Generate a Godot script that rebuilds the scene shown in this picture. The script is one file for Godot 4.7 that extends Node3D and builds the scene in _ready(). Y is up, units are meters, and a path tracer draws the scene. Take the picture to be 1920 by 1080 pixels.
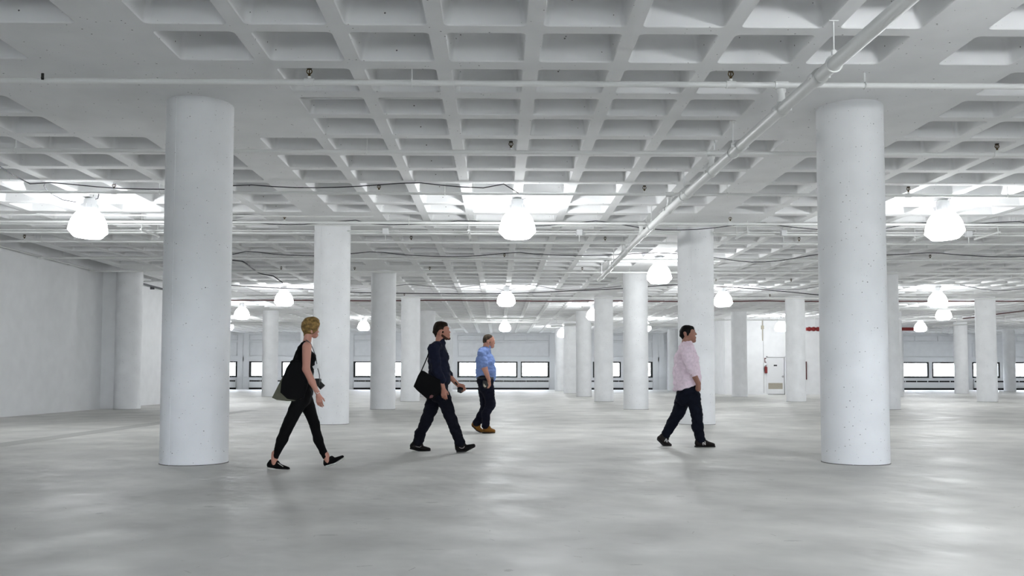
extends Node3D
# An emptied white office floor: round concrete columns under a waffle slab, high-bay lamps,
# sprinkler pipes, a far window wall and four people walking through.
# x runs to the right, y up, -z away from the camera; X = 0 is the middle of the middle bay.

const BX := 7.78            # column spacing across
const BZ := 8.303           # column spacing in depth
const Z1 := 10.355          # first column row
const COLR := 0.381         # column radius
const H := 4.238            # underside of the ribs
const MOD := 0.9144         # waffle module
const WALL_L := -12.45      # long wall on the left
const FARZ := -65.8         # window wall
const FOCAL := 1641.9       # in pixels of a 1920 x 1080 frame
const PPY := 624.34         # principal point
var cam_o := Vector3(-0.326, 1.017, 0.0)
var cam_r := Vector3.RIGHT
var cam_u := Vector3.UP
var cam_f := Vector3.FORWARD
var rng := RandomNumberGenerator.new()
var names := {}
var M := {}

# ------------------------------------------------------------------ mesh builder
class MB:
	var v := PackedVector3Array()
	var n := PackedVector3Array()
	var c := PackedColorArray()
	var tint := Color.WHITE
	var use_c := false
	func tri(a: Vector3, b: Vector3, d: Vector3, na: Vector3, nb: Vector3, nd: Vector3) -> void:
		# a, b, d run counter-clockwise seen from outside; stored clockwise for Godot
		v.append(a); v.append(d); v.append(b)
		n.append(na); n.append(nd); n.append(nb)
		if use_c:
			c.append(tint); c.append(tint); c.append(tint)
	func quad(a: Vector3, b: Vector3, d: Vector3, e: Vector3) -> void:
		var k := (b - a).cross(d - a)
		if k.length_squared() < 1e-16:
			k = (d - a).cross(e - a)
		k = k.normalized()
		tri(a, b, d, k, k, k); tri(a, d, e, k, k, k)
	func quadn(a: Vector3, b: Vector3, d: Vector3, e: Vector3, na: Vector3, nb: Vector3, nd: Vector3, ne: Vector3) -> void:
		tri(a, b, d, na, nb, nd); tri(a, d, e, na, nd, ne)
	func box(p: Vector3, s: Vector3, t := Basis.IDENTITY) -> void:
		var h := s * 0.5
		var q: Array[Vector3] = []
		for i in 8:
			q.append(p + t * Vector3(h.x * (1 if i & 1 else -1), h.y * (1 if i & 2 else -1), h.z * (1 if i & 4 else -1)))
		quad(q[4], q[5], q[7], q[6]); quad(q[1], q[0], q[2], q[3])
		quad(q[5], q[1], q[3], q[7]); quad(q[0], q[4], q[6], q[2])
		quad(q[6], q[7], q[3], q[2]); quad(q[0], q[1], q[5], q[4])
	# a box with chamfered edges
	func cbox(p: Vector3, s: Vector3, b: float, t := Basis.IDENTITY) -> void:
		var h := s * 0.5
		b = minf(b, minf(h.x, minf(h.y, h.z)) * 0.9)
		var f := func(sx: float, sy: float, sz: float, ax: int) -> Vector3:
			var k := Vector3(h.x, h.y, h.z)
			for i in 3:
				if i != ax: k[i] -= b
			return p + t * Vector3(k.x * sx, k.y * sy, k.z * sz)
		for ax in 3:
			for s1 in [-1.0, 1.0]:
				var pts: Array[Vector3] = []
				for w: Vector2 in [Vector2(-1, -1), Vector2(1, -1), Vector2(1, 1), Vector2(-1, 1)]:
					var sg := Vector3.ZERO
					sg[ax] = s1; sg[(ax + 1) % 3] = w.x; sg[(ax + 2) % 3] = w.y
					pts.append(f.call(sg.x, sg.y, sg.z, ax))
				if s1 > 0: quad(pts[0], pts[1], pts[2], pts[3])
				else: quad(pts[3], pts[2], pts[1], pts[0])
		for ax in 3:
			var a1 := (ax + 1) % 3
			var a2 := (ax + 2) % 3
			for s1 in [-1.0, 1.0]:
				for s2 in [-1.0, 1.0]:
					var g := func(e: float, face: int) -> Vector3:
						var sg := Vector3.ZERO
						sg[ax] = e; sg[a1] = s1; sg[a2] = s2
						return f.call(sg.x, sg.y, sg.z, face)
					var A: Vector3 = g.call(-1.0, a1)
					var B: Vector3 = g.call(1.0, a1)
					var C: Vector3 = g.call(1.0, a2)
					var D: Vector3 = g.call(-1.0, a2)
					if s1 * s2 < 0: quad(A, B, C, D)
					else: quad(D, C, B, A)
		for sx in [-1.0, 1.0]:
			for sy in [-1.0, 1.0]:
				for sz in [-1.0, 1.0]:
					var a: Vector3 = f.call(sx, sy, sz, 0)
					var bb: Vector3 = f.call(sx, sy, sz, 1)
					var d: Vector3 = f.call(sx, sy, sz, 2)
					var k := (t * Vector3(sx, sy, sz)).normalized()
					if sx * sy * sz > 0: tri(a, bb, d, k, k, k)
					else: tri(a, d, bb, k, k, k)
	func span(x0: float, x1: float, y0: float, y1: float, z0: float, z1: float) -> void:
		box(Vector3(x0 + x1, y0 + y1, z0 + z1) * 0.5, Vector3(absf(x1 - x0), absf(y1 - y0), absf(z1 - z0)))
	func tube(pts: Array, radius, sides := 8, caps := true) -> void:
		var rings := []
		var nrm := []
		var up := Vector3.ZERO
		for i in pts.size():
			var p: Vector3 = pts[i]
			var t: Vector3
			if i == 0: t = pts[1] - p
			elif i == pts.size() - 1: t = p - pts[i - 1]
			else: t = (pts[i + 1] - p).normalized() + (p - pts[i - 1]).normalized()
			t = t.normalized()
			if up == Vector3.ZERO: up = Vector3.UP if absf(t.y) < 0.9 else Vector3.RIGHT
			var a := t.cross(up).normalized()
			up = a.cross(t).normalized()
			var r: float = radius[i] if radius is Array else radius
			var ring: Array[Vector3] = []
			var rn: Array[Vector3] = []
			for s in sides:
				var w := TAU * s / sides
				var d := a * cos(w) + up * sin(w)
				ring.append(p + d * r); rn.append(d)
			rings.append(ring); nrm.append(rn)
		for i in pts.size() - 1:
			for s in sides:
				var s2 := (s + 1) % sides
				quadn(rings[i][s2], rings[i][s], rings[i + 1][s], rings[i + 1][s2], nrm[i][s2], nrm[i][s], nrm[i + 1][s], nrm[i + 1][s2])
		if caps:
			var last: int = pts.size() - 1
			var t0: Vector3 = (Vector3(pts[0]) - Vector3(pts[1])).normalized()
			var t1: Vector3 = (Vector3(pts[last]) - Vector3(pts[last - 1])).normalized()
			for s in range(1, sides - 1):
				tri(rings[0][0], rings[0][s], rings[0][s + 1], t0, t0, t0)
				tri(rings[last][0], rings[last][s + 1], rings[last][s], t1, t1, t1)
	# profile of Vector2(radius, height), bottom to top, about a vertical axis
	func lathe(at: Vector3, prof: Array, sides := 24, wobble := 0.0, ribs := 0) -> void:
		var dn: Array[Vector2] = []
		for i in prof.size():
			var a: Vector2 = prof[maxi(i - 1, 0)]
			var b: Vector2 = prof[mini(i + 1, prof.size() - 1)]
			var t := (b - a).normalized()
			dn.append(Vector2(t.y, -t.x))
		for i in prof.size() - 1:
			for s in sides:
				var w0 := TAU * s / sides
				var w1 := TAU * (s + 1) / sides
				var f0 := 1.0 + wobble * cos(w0 * ribs)
				var f1 := 1.0 + wobble * cos(w1 * ribs)
				var p: Vector2 = prof[i]
				var q: Vector2 = prof[i + 1]
				var d0 := Vector3(sin(w0), 0, cos(w0))
				var d1 := Vector3(sin(w1), 0, cos(w1))
				quadn(at + d0 * p.x * f0 + Vector3.UP * p.y, at + d1 * p.x * f1 + Vector3.UP * p.y,
					at + d1 * q.x * f1 + Vector3.UP * q.y, at + d0 * q.x * f0 + Vector3.UP * q.y,
					(d0 * dn[i].x + Vector3.UP * dn[i].y), (d1 * dn[i].x + Vector3.UP * dn[i].y),
					(d1 * dn[i + 1].x + Vector3.UP * dn[i + 1].y), (d0 * dn[i + 1].x + Vector3.UP * dn[i + 1].y))
	func torus(at: Vector3, axis: Vector3, big: float, small: float, seg := 16, sides := 6) -> void:
		var u := axis.cross(Vector3.UP if absf(axis.y) < 0.9 else Vector3.RIGHT).normalized()
		var w := axis.cross(u).normalized()
		var pts := []
		for i in seg + 1:
			pts.append(at + (u * cos(TAU * i / seg) + w * sin(TAU * i / seg)) * big)
		tube(pts, small, sides, false)
	func mesh() -> ArrayMesh:
		var a := []
		a.resize(Mesh.ARRAY_MAX)
		a[Mesh.ARRAY_VERTEX] = v
		a[Mesh.ARRAY_NORMAL] = n
		if use_c: a[Mesh.ARRAY_COLOR] = c
		var m := ArrayMesh.new()
		m.add_surface_from_arrays(Mesh.PRIMITIVE_TRIANGLES, a)
		return m

# ------------------------------------------------------------------ nodes
func numbered(called: String) -> String:
	if not names.has(called):
		names[called] = 0
		return called
	names[called] += 1
	return "%s_%03d" % [called, names[called]]

func thing(called: String, label: String, category: String, at := Vector3.ZERO, group := "") -> Node3D:
	var o := Node3D.new()
	o.name = numbered(called)
	add_child(o)
	o.position = at
	o.set_meta("label", label)
	o.set_meta("category", category)
	if group: o.set_meta("group", group)
	return o

func part(called: String, mesh: Mesh, mat: Material, parent: Node3D, at := Vector3.ZERO) -> MeshInstance3D:
	var o := MeshInstance3D.new()
	o.name = called
	o.mesh = mesh
	o.material_override = mat
	o.position = at
	parent.add_child(o, true)
	return o

func mono(called: String, mesh: Mesh, mat: Material, label: String, category: String, at := Vector3.ZERO, group := "") -> MeshInstance3D:
	var o := part(numbered(called), mesh, mat, self, at)
	o.set_meta("label", label)
	o.set_meta("category", category)
	if group: o.set_meta("group", group)
	return o

func struct(called: String, mesh: Mesh, mat: Material, label := "", at := Vector3.ZERO) -> MeshInstance3D:
	var o := part(called, mesh, mat, self, at)
	o.set_meta("kind", "structure")
	if label: o.set_meta("label", label)
	return o

func struct_node(called: String, label := "", at := Vector3.ZERO) -> Node3D:
	var o := Node3D.new()
	o.name = called
	add_child(o)
	o.position = at
	o.set_meta("kind", "structure")
	if label: o.set_meta("label", label)
	return o

func copy(o: Node3D, at: Vector3, label := "") -> Node3D:
	var c: Node3D = o.duplicate()
	c.name = numbered(String(o.name))
	add_child(c)
	c.position = at
	if label: c.set_meta("label", label)
	return c

# point on the plane z = zz seen at a pixel of the 1920 x 1080 frame
func at(px: float, py: float, zz: float) -> Vector3:
	var d := cam_f + cam_r * ((px - 960.0) / FOCAL) + cam_u * ((PPY - py) / FOCAL)
	return cam_o + d * ((zz - cam_o.z) / d.z)

# ------------------------------------------------------------------ materials
func mat(called: String, col: Color, rough := 0.6, metal := 0.0, spec := 0.5) -> StandardMaterial3D:
	var m := StandardMaterial3D.new()
	m.resource_name = called
	m.albedo_color = col
	m.roughness = rough
	m.metallic = metal
	m.metallic_specular = spec
	M[called] = m
	return m

func noise_tex(freq: float, octaves: int, lo: Color, hi: Color, sd: int, size := 512) -> ImageTexture:
	var f := FastNoiseLite.new()
	f.seed = sd
	f.noise_type = FastNoiseLite.TYPE_SIMPLEX
	f.frequency = freq
	f.fractal_octaves = octaves
	var im := f.get_seamless_image(size, size)
	im.convert(Image.FORMAT_RGB8)
	for y in size:
		for x in size:
			im.set_pixel(x, y, lo.lerp(hi, im.get_pixel(x, y).r))
	return ImageTexture.create_from_image(im)

# white paint over concrete: faint mottling and small open pinholes
func paint_tex(sd: int, dots: int, big: int, base: Color) -> ImageTexture:
	var size := 1024
	var f := FastNoiseLite.new()
	f.seed = sd
	f.frequency = 0.012
	f.fractal_octaves = 4
	var g := f.get_seamless_image(256, 256)
	g.resize(size, size, Image.INTERPOLATE_BILINEAR)
	g.convert(Image.FORMAT_RGB8)
	var lut := []
	for i in 256: lut.append(base * (0.955 + 0.045 * i / 255.0))
	var data := g.get_data()
	var outd := PackedByteArray()
	outd.resize(data.size())
	for i in range(0, data.size(), 3):
		var k: Color = lut[data[i]]
		outd[i] = int(k.r * 255); outd[i + 1] = int(k.g * 255); outd[i + 2] = int(k.b * 255)
	var im := Image.create_from_data(size, size, false, Image.FORMAT_RGB8, outd)
	var r := RandomNumberGenerator.new()
	r.seed = sd
	for i in dots:      # pinholes, some of them large
		var x := r.randi_range(8, size - 10)
		var y := r.randi_range(8, size - 10)
		var k := base * r.randf_range(0.30, 0.62)
		var rad := r.randf_range(0.6, 1.1) if i >= big else r.randf_range(1.1, 2.3)
		for dy in range(-4, 5):
			for dx in range(-4, 5):
				if Vector2(dx * r.randf_range(0.8, 1.1), dy).length() <= rad: im.set_pixel(x + dx, y + dy, Color(k.r, k.g, k.b))
	return ImageTexture.create_from_image(im)

func tri_map(m: StandardMaterial3D, t: Texture2D, scale: float, world := true) -> void:
	m.albedo_texture = t
	m.albedo_color = Color.WHITE
	m.uv1_triplanar = true
	m.uv1_world_triplanar = world
	m.uv1_scale = Vector3.ONE * scale
	m.uv1_triplanar_sharpness = 6.0

func make_materials() -> void:
	var m := mat("painted_concrete", Color.WHITE, 0.75, 0.0, 0.3)
	tri_map(m, paint_tex(3, 560, 110, Color(0.935, 0.94, 0.945)), 0.42)
	m = mat("ceiling_paint", Color.WHITE, 0.85, 0.0, 0.25)
	tri_map(m, paint_tex(11, 260, 110, Color(0.94, 0.943, 0.945)), 0.3)
	m = mat("wall_paint", Color.WHITE, 0.8, 0.0, 0.25)
	tri_map(m, noise_tex(0.02, 4, Color(0.91, 0.915, 0.92), Color(0.935, 0.94, 0.945), 21, 256), 0.3)
	mat("pale_trim", Color(0.925, 0.93, 0.935), 0.5)
	# painted floor: worn patches in colour and gloss
	m = mat("floor_paint", Color.WHITE, 1.0, 0.0, 0.5)
	tri_map(m, floor_tex(), 0.125)
	m.roughness_texture = noise_tex(0.008, 5, Color(0.42, 0.42, 0.42), Color(0.64, 0.64, 0.64), 32, 1024)
	m.normal_enabled = true
	var nf := FastNoiseLite.new()
	nf.seed = 5
	nf.frequency = 0.035
	nf.fractal_octaves = 3
	var nim := nf.get_seamless_image(512, 512)
	nim.convert(Image.FORMAT_RGBA8)
	nim.bump_map_to_normal_map(2.2)
	m.normal_texture = ImageTexture.create_from_image(nim)
	m.normal_scale = 0.3
	mat("floor_joint", Color(0.70, 0.70, 0.69), 0.6)
	mat("dark_joint", Color(0.42, 0.42, 0.41), 0.8)
	mat("white_pipe", Color(0.90, 0.905, 0.90), 0.45)
	mat("white_metal", Color(0.88, 0.885, 0.89), 0.4)
	mat("dark_metal", Color(0.13, 0.12, 0.11), 0.5, 0.3)
	mat("brass", Color(0.30, 0.24, 0.13), 0.45, 0.6)
	mat("cable", Color(0.20, 0.20, 0.23), 0.6)
	mat("grey_cable", Color(0.38, 0.38, 0.40), 0.6)
	mat("red_pipe", Color(0.45, 0.06, 0.06), 0.45)
	mat("dark_red", Color(0.30, 0.07, 0.08), 0.5)
	mat("frame_green", Color(0.055, 0.085, 0.075), 0.45)
	mat("black", Color(0.025, 0.025, 0.03), 0.6)
	mat("vent_beige", Color(0.70, 0.67, 0.60), 0.6)
	mat("yellow", Color(0.85, 0.65, 0.15), 0.6)
	mat("steel", Color(0.6, 0.6, 0.6), 0.35, 0.8)
	m = mat("window_glass", Color(0.9, 0.95, 0.95, 0.06), 0.02)
	m.transparency = BaseMaterial3D.TRANSPARENCY_ALPHA
	# prismatic refractor of the high-bay lamps: lit from inside, lets the lamp's light through
	m = mat("lamp_refractor", Color(1, 1, 1, 0.55), 0.6)
	m.transparency = BaseMaterial3D.TRANSPARENCY_ALPHA
	m.emission_enabled = true
	m.emission = Color(0.98, 0.99, 1.0)
	m.emission_energy_multiplier = GLOW

# 8 m tile of the floor: warm white paint, scuffs and faint stains
func floor_tex() -> ImageTexture:
	var size := 2048
	var f := FastNoiseLite.new()
	f.seed = 31
	f.frequency = 0.006
	f.fractal_octaves = 5
	var g := f.get_seamless_image(1024, 1024)
	g.resize(size, size, Image.INTERPOLATE_BILINEAR)
	g.convert(Image.FORMAT_RGB8)
	var a := Color(0.74, 0.738, 0.725)
	var b := Color(0.885, 0.882, 0.865)
	var lut := []
	for i in 256: lut.append(a.lerp(b, i / 255.0))
	var data := g.get_data()
	for i in range(0, data.size(), 3):
		var k: Color = lut[data[i]]
		data[i] = int(k.r * 255); data[i + 1] = int(k.g * 255); data[i + 2] = int(k.b * 255)
	var im := Image.create_from_data(size, size, false, Image.FORMAT_RGB8, data)
	var r := RandomNumberGenerator.new()
	r.seed = 77
	for i in 70:    # worn spots
		var cx := r.randi_range(40, size - 40)
		var cy := r.randi_range(40, size - 40)
		var rx := r.randf_range(5, 22)
		var ry := r.randf_range(3, 9)
		var k := r.randf_range(0.88, 0.95)
		for dy in range(-10, 11):
			for dx in range(-24, 25):
				if Vector2(dx / rx, dy / ry).length() < r.randf_range(0.6, 1.1):
					var c0 := im.get_pixel(cx + dx, cy + dy)
					im.set_pixel(cx + dx, cy + dy, Color(c0.r * k, c0.g * k, c0.b * k))
	for i in 260:   # short scuffs and chips
		var p := Vector2(r.randf() * size, r.randf() * size)
		var w := r.randf() * TAU
		var k := r.randf_range(0.62, 0.72)
		for j in r.randi_range(3, 26):
			p += Vector2(cos(w), sin(w)) * 1.0
			w += r.randf_range(-0.12, 0.12)
			var x := posmod(int(p.x), size)
			var y := posmod(int(p.y), size)
			im.set_pixel(x, y, Color(k, k * 0.99, k * 0.96))
			if r.randf() < 0.4: im.set_pixel(x, posmod(y + 1, size), Color(k, k * 0.99, k * 0.96))
	return ImageTexture.create_from_image(im)
const GLOW := 4.5
const LAMP := 8.0
const EXPOSURE := 1.13

func _ready() -> void:
	rng.seed = 7
	# ---- camera: slightly raised lens, shifted up
	var th := 0.0491
	var ps := 0.0147
	var ro := 0.001
	cam_f = Vector3(sin(ps) * cos(th), sin(th), -cos(ps) * cos(th))
	var r0 := Vector3(cos(ps), 0, sin(ps))
	var u0 := r0.cross(cam_f)
	cam_r = r0 * cos(ro) + u0 * sin(ro)
	cam_u = u0 * cos(ro) - r0 * sin(ro)
	var cam := Camera3D.new()
	cam.name = "camera"
	add_child(cam)
	cam.transform = Transform3D(Basis(cam_r, cam_u, -cam_f), cam_o)
	var near := 0.1
	cam.set_frustum(near * 1080.0 / FOCAL, Vector2(0, near * (PPY - 540.0) / FOCAL), near, 300.0)
	cam.current = true
	# ---- bright overcast sky outside the far windows
	var env := Environment.new()
	var sky := Sky.new()
	var sm := ProceduralSkyMaterial.new()
	sm.sky_top_color = Color(0.90, 0.935, 1.0)
	sm.sky_horizon_color = Color(0.945, 0.968, 1.0)
	sm.ground_horizon_color = Color(0.80, 0.83, 0.86)
	sm.ground_bottom_color = Color(0.55, 0.56, 0.56)
	sm.sky_energy_multiplier = 3.9
	sm.ground_energy_multiplier = 4.2
	sky.sky_material = sm
	env.background_mode = Environment.BG_SKY
	env.sky = sky
	env.tonemap_mode = Environment.TONE_MAPPER_LINEAR
	env.tonemap_exposure = EXPOSURE
	env.sdfgi_enabled = true
	env.ssao_enabled = true
	env.ssil_enabled = true
	var we := WorldEnvironment.new()
	we.name = "world_environment"
	we.environment = env
	add_child(we)
	make_materials()
	build_shell()
	build_ceiling()
	build_columns()
	build_window_wall()
	build_core()
	build_lamps()
	build_pipes()
	build_people()
# ------------------------------------------------------------------ room shell
const LEFT_END := -35.26     # the long left wall stops at the fourth column row
const X_MIN := -27.6
const X_MAX := 43.2
const Z_BACK := 6.6

func build_shell() -> void:
	var b := MB.new()
	b.span(X_MIN - 0.3, X_MAX + 0.3, -0.3, 0.0, FARZ - 0.6, Z_BACK + 0.3)
	var fl := struct("floor", b.mesh(), M.floor_paint, "pale worn painted concrete floor")
	b = MB.new()                                   # expansion joint cover in the floor
	b.span(-7.84, -7.42, 0.0, 0.003, -26.0, 2.0)
	part("joint_strip", b.mesh(), M.floor_joint, fl)
	# left wall with the stub that ties it to the third column row
	b = MB.new()
	b.span(WALL_L - 0.3, WALL_L, 0.0, H + 0.35, LEFT_END, Z_BACK)
	var wl := struct("wall_left", b.mesh(), M.wall_paint, "plain white wall on the left")
	b = MB.new()
	b.span(WALL_L, -1.5 * BX - 0.2, 0.0, H, -(Z1 + 2 * BZ) - 0.1, -(Z1 + 2 * BZ) + 0.1)
	part("stub_wall", b.mesh(), M.wall_paint, wl)
	b = MB.new()
	b.span(X_MIN, WALL_L - 0.3, 0.0, H + 0.35, LEFT_END, LEFT_END + 0.3)
	struct("wall_left_return", b.mesh(), M.wall_paint)
	b = MB.new()
	b.span(X_MIN - 0.3, X_MIN, 0.0, H + 0.35, FARZ - 0.3, LEFT_END + 0.3)
	struct("wall_far_left", b.mesh(), M.wall_paint)
	b = MB.new()
	b.span(X_MAX, X_MAX + 0.3, 0.0, H + 0.35, FARZ - 0.3, Z_BACK)
	struct("wall_right", b.mesh(), M.wall_paint)
	build_back_wall()

# the wall behind the camera has the same bands of windows: cool daylight falls on the near columns
func build_back_wall() -> void:
	var wb := struct_node("wall_back", "window wall behind the camera", Vector3(0, 0, Z_BACK))
	var b := MB.new()
	b.span(WALL_L - 0.3, X_MAX + 0.3, 0.0, 0.9, 0.0, 0.3)
	b.span(WALL_L - 0.3, X_MAX + 0.3, 2.1, H + 0.35, 0.0, 0.3)
	part("spandrels", b.mesh(), M.wall_paint, wb)
	var fr := MB.new()
	for s in [-1.0, 1.0]: fr.span(s * 1.08 - 0.04, s * 1.08 + 0.04, 0.9, 2.1, 0.05, 0.15)
	fr.span(-1.12, 1.12, 0.9, 0.98, 0.05, 0.15)
	fr.span(-1.12, 1.12, 2.02, 2.1, 0.05, 0.15)
	var fr_m := fr.mesh()
	var gl := MB.new()
	gl.span(-1.04, 1.04, 0.98, 2.02, 0.10, 0.105)
	var gl_m := gl.mesh()
	var wn := 100
	for ix in range(-1, 6):
		var x := ix * BX
		b = MB.new()
		b.span(x + 3.48, x + BX - 3.48, 0.9, 2.1, 0.0, 0.3)
		part("pier", b.mesh(), M.wall_paint, wb)
		if ix == -1:
			b = MB.new()
			b.span(WALL_L, x - 3.48, 0.9, 2.1, 0.0, 0.3)
			part("pier", b.mesh(), M.wall_paint, wb)
		for k in [-0.5, 0.5]:
			b = MB.new()
			b.span(x + k * 2.36 - 0.06, x + k * 2.36 + 0.06, 0.9, 2.1, 0.0, 0.3)
			part("mullion", b.mesh(), M.wall_paint, wb)
		for k in [-1.0, 0.0, 1.0]:
			wn += 1
			var w := struct_node("window_%d" % wn, "window in the wall behind the camera", Vector3(x + k * 2.36, 0, Z_BACK))
			part("frame", fr_m, M.frame_green, w)
			part("pane", gl_m, M.window_glass, w)

# ------------------------------------------------------------------ waffle slab
# one bay, from just before a column row to just before the next; solid lists cells "row,column" without a dome
const A_ROW := 8
func bay_rows() -> Array:   # [near end, far end, dome near, dome far] along -z from the column row
	var rows := []
	rows.append([-0.4065, 0.4065, -0.33, 0.33])
	var p := 0.4065
	for i in 7:
		rows.append([p, p + 0.925, p + 0.08, p + 0.842])
		p += 0.925
	rows.append([p, BZ - 0.4065, p + 0.13, p + 0.892])
	return rows

func coffer(b: MB, x0: float, x1: float, z0: float, z1: float, cx0: float, cx1: float, cz0: float, cz1: float) -> void:
	# rounded rectangle outline of the dome mouth, then a tapered wall that rounds softly into the top
	var ring := func(ins: float, rad: float, y: float) -> Array:
		var o := []
		var ax0 := cx0 + ins
		var ax1 := cx1 - ins
		var az0 := cz0 + ins
		var az1 := cz1 - ins
		var cs := [[ax1 - rad, az1 - rad, 0.0], [ax0 + rad, az1 - rad, 0.25], [ax0 + rad, az0 + rad, 0.5], [ax1 - rad, az0 + rad, 0.75]]
		for c in cs:
			for k in 4:
				var w: float = TAU * (c[2] + k / 12.0)
				o.append(Vector3(c[0] + rad * cos(w), y, -(c[1] + rad * sin(w))))
		return o
	# inset, corner radius, height, tilt of the surface (0 = wall, 1 = facing down)
	var prof := [[0.0, 0.055, 0.0, 0.5], [0.010, 0.055, 0.018, 0.12], [0.040, 0.06, 0.20, 0.12], [0.054, 0.07, 0.255, 0.3], [0.082, 0.08, 0.305, 0.6], [0.125, 0.09, 0.335, 0.85], [0.18, 0.08, 0.345, 1.0]]
	var rings := []
	for p in prof: rings.append(ring.call(p[0], p[1], H + p[2]))
	var n: int = rings[0].size()
	# underside between the cell and the mouth: fan each cell corner to its arc
	var r0: Array = rings[0]
	var corners := [Vector3(x1, H, -z1), Vector3(x0, H, -z1), Vector3(x0, H, -z0), Vector3(x1, H, -z0)]
	var dn := Vector3.DOWN
	for c in 4:
		for k in 3:
			b.tri(corners[c], r0[c * 4 + k], r0[c * 4 + k + 1], dn, dn, dn)
		var nx := (c + 1) % 4
		b.tri(corners[c], r0[c * 4 + 3], r0[nx * 4], dn, dn, dn)
		b.tri(corners[c], r0[nx * 4], corners[nx], dn, dn, dn)
	var inward := []
	for k in n:
		var w := TAU * (int(k / 4) * 0.25 + (k % 4) / 12.0)
		inward.append(Vector3(-cos(w), 0, sin(w)))
	for j in prof.size() - 1:
		var ta: float = prof[j][3] * PI / 2
		var tb: float = prof[j + 1][3] * PI / 2
		for k in n:
			var k2 := (k + 1) % n
			b.quadn(rings[j][k], rings[j + 1][k], rings[j + 1][k2], rings[j][k2],
				inward[k] * cos(ta) + dn * sin(ta), inward[k] * cos(tb) + dn * sin(tb), inward[k2] * cos(tb) + dn * sin(tb), inward[k2] * cos(ta) + dn * sin(ta))
	var rl: Array = rings[prof.size() - 1]
	for k in range(1, n - 1):
		b.tri(rl[0], rl[k], rl[k + 1], dn, dn, dn)

func bay_mesh(solid: Dictionary) -> ArrayMesh:
	var b := MB.new()
	var rows := bay_rows()
	var dn := Vector3.DOWN
	var half := BX * 0.5
	var edge := (BX - 8 * MOD) * 0.5
	for i in rows.size():
		var r: Array = rows[i]
		for s in [-1.0, 1.0]:
			var xa: float = -half if s < 0 else half - edge
			b.quad(Vector3(xa, H, -r[0]), Vector3(xa, H, -r[1]), Vector3(xa + edge, H, -r[1]), Vector3(xa + edge, H, -r[0]))
		for j in 8:
			var xa := (j - 4) * MOD
			if solid.has("%d,%d" % [i, j]):
				b.quad(Vector3(xa, H, -r[0]), Vector3(xa, H, -r[1]), Vector3(xa + MOD, H, -r[1]), Vector3(xa + MOD, H, -r[0]))
			else:
				coffer(b, xa, xa + MOD, r[0], r[1], xa + 0.0762, xa + MOD - 0.0762, r[2], r[3])
	return b.mesh()

func build_ceiling() -> void:
	var base := {}
	for i in [0, 1, 8]:
		base["%d,0" % i] = true
		base["%d,7" % i] = true
	var plain := bay_mesh(base)
	# solid heads by the first column row are larger on the outer sides
	var left_near := base.duplicate()     # bay in front of the first row, left of the middle bay
	for k in ["7,7", "8,6", "8,5"]: left_near[k] = true
	var left_first := base.duplicate()
	for k in ["0,6", "1,6", "2,7"]: left_first[k] = true
	var right_first := base.duplicate()
	right_first["2,0"] = true
	var ceil_node := struct_node("ceiling", "white waffle slab ceiling with square coffers and solid heads over the columns")
	for k in range(-2, 7):
		for ix in range(-3, 6):
			var me := plain
			if ix == -1 and k == -1: me = bay_mesh(left_near)
			if ix == -1 and k == 0: me = bay_mesh(left_first)
			if ix == 1 and k == 0: me = bay_mesh(right_first)
			if ix < -1 and k < 3: continue
			var o := part("waffle_bay", me, M.ceiling_paint, ceil_node, Vector3(ix * BX, 0, -(Z1 + k * BZ)))
	var b := MB.new()
	b.span(X_MIN - 0.3, X_MAX + 0.3, H + 0.36, H + 0.6, FARZ - 0.6, Z_BACK + 0.3)
	part("roof_slab", b.mesh(), M.ceiling_paint, ceil_node)

# ------------------------------------------------------------------ columns
func build_columns() -> void:
	var b := MB.new()
	b.lathe(Vector3.ZERO, [Vector2(COLR, 0.0), Vector2(COLR, H)], 64)
	var shaft := b.mesh()
	b = MB.new()
	b.lathe(Vector3.ZERO, [Vector2(COLR + 0.006, 0.0), Vector2(COLR + 0.005, 0.007), Vector2(COLR - 0.002, 0.009)], 64)
	var foot := b.mesh()
	var s := MB.new()          # form seam running up the shaft
	var w := 0.45
	s.box(Vector3(-sin(w) * COLR, H / 2, cos(w) * COLR), Vector3(0.012, H, 0.007), Basis(Vector3.UP, -w))
	var seam := s.mesh()
	var plain := "round white concrete column standing in the column grid"
	for k in range(-1, 7):
		for i in range(-3, 6):
			var x := (i + 0.5) * BX
			var z := -(Z1 + k * BZ)
			if k < 0 and (i < -2 or i > 2): continue
			if i < -2 and k < 4: continue
			if x > 12.3 and x < 19.8 and z < -48.8: continue
			if i > 2 and k < 3: continue
			var label := plain
			if k == 0 and i == -1: label = "thick white round column beside the woman in black, dark chips on its paint"
			if k == 0 and i == 0: label = "thick white round column under the fat pipe, form seam up its shaft"
			if k == 1 and i == -1: label = "white round column right behind the woman in black"
			if k == 1 and i == 0: label = "white round column right behind the man in the pink shirt"
			if k == 2 and i == -2: label = "white round column tied to the left wall by a short stub"
			var o := thing("concrete_column", label, "column", Vector3(x, 0, z), "round concrete columns")
			part("shaft", shaft, M.painted_concrete, o)
			part("foot_joint", foot, M.dark_joint, o)
			if k < 2: part("form_seam", seam, M.painted_concrete, o)

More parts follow.
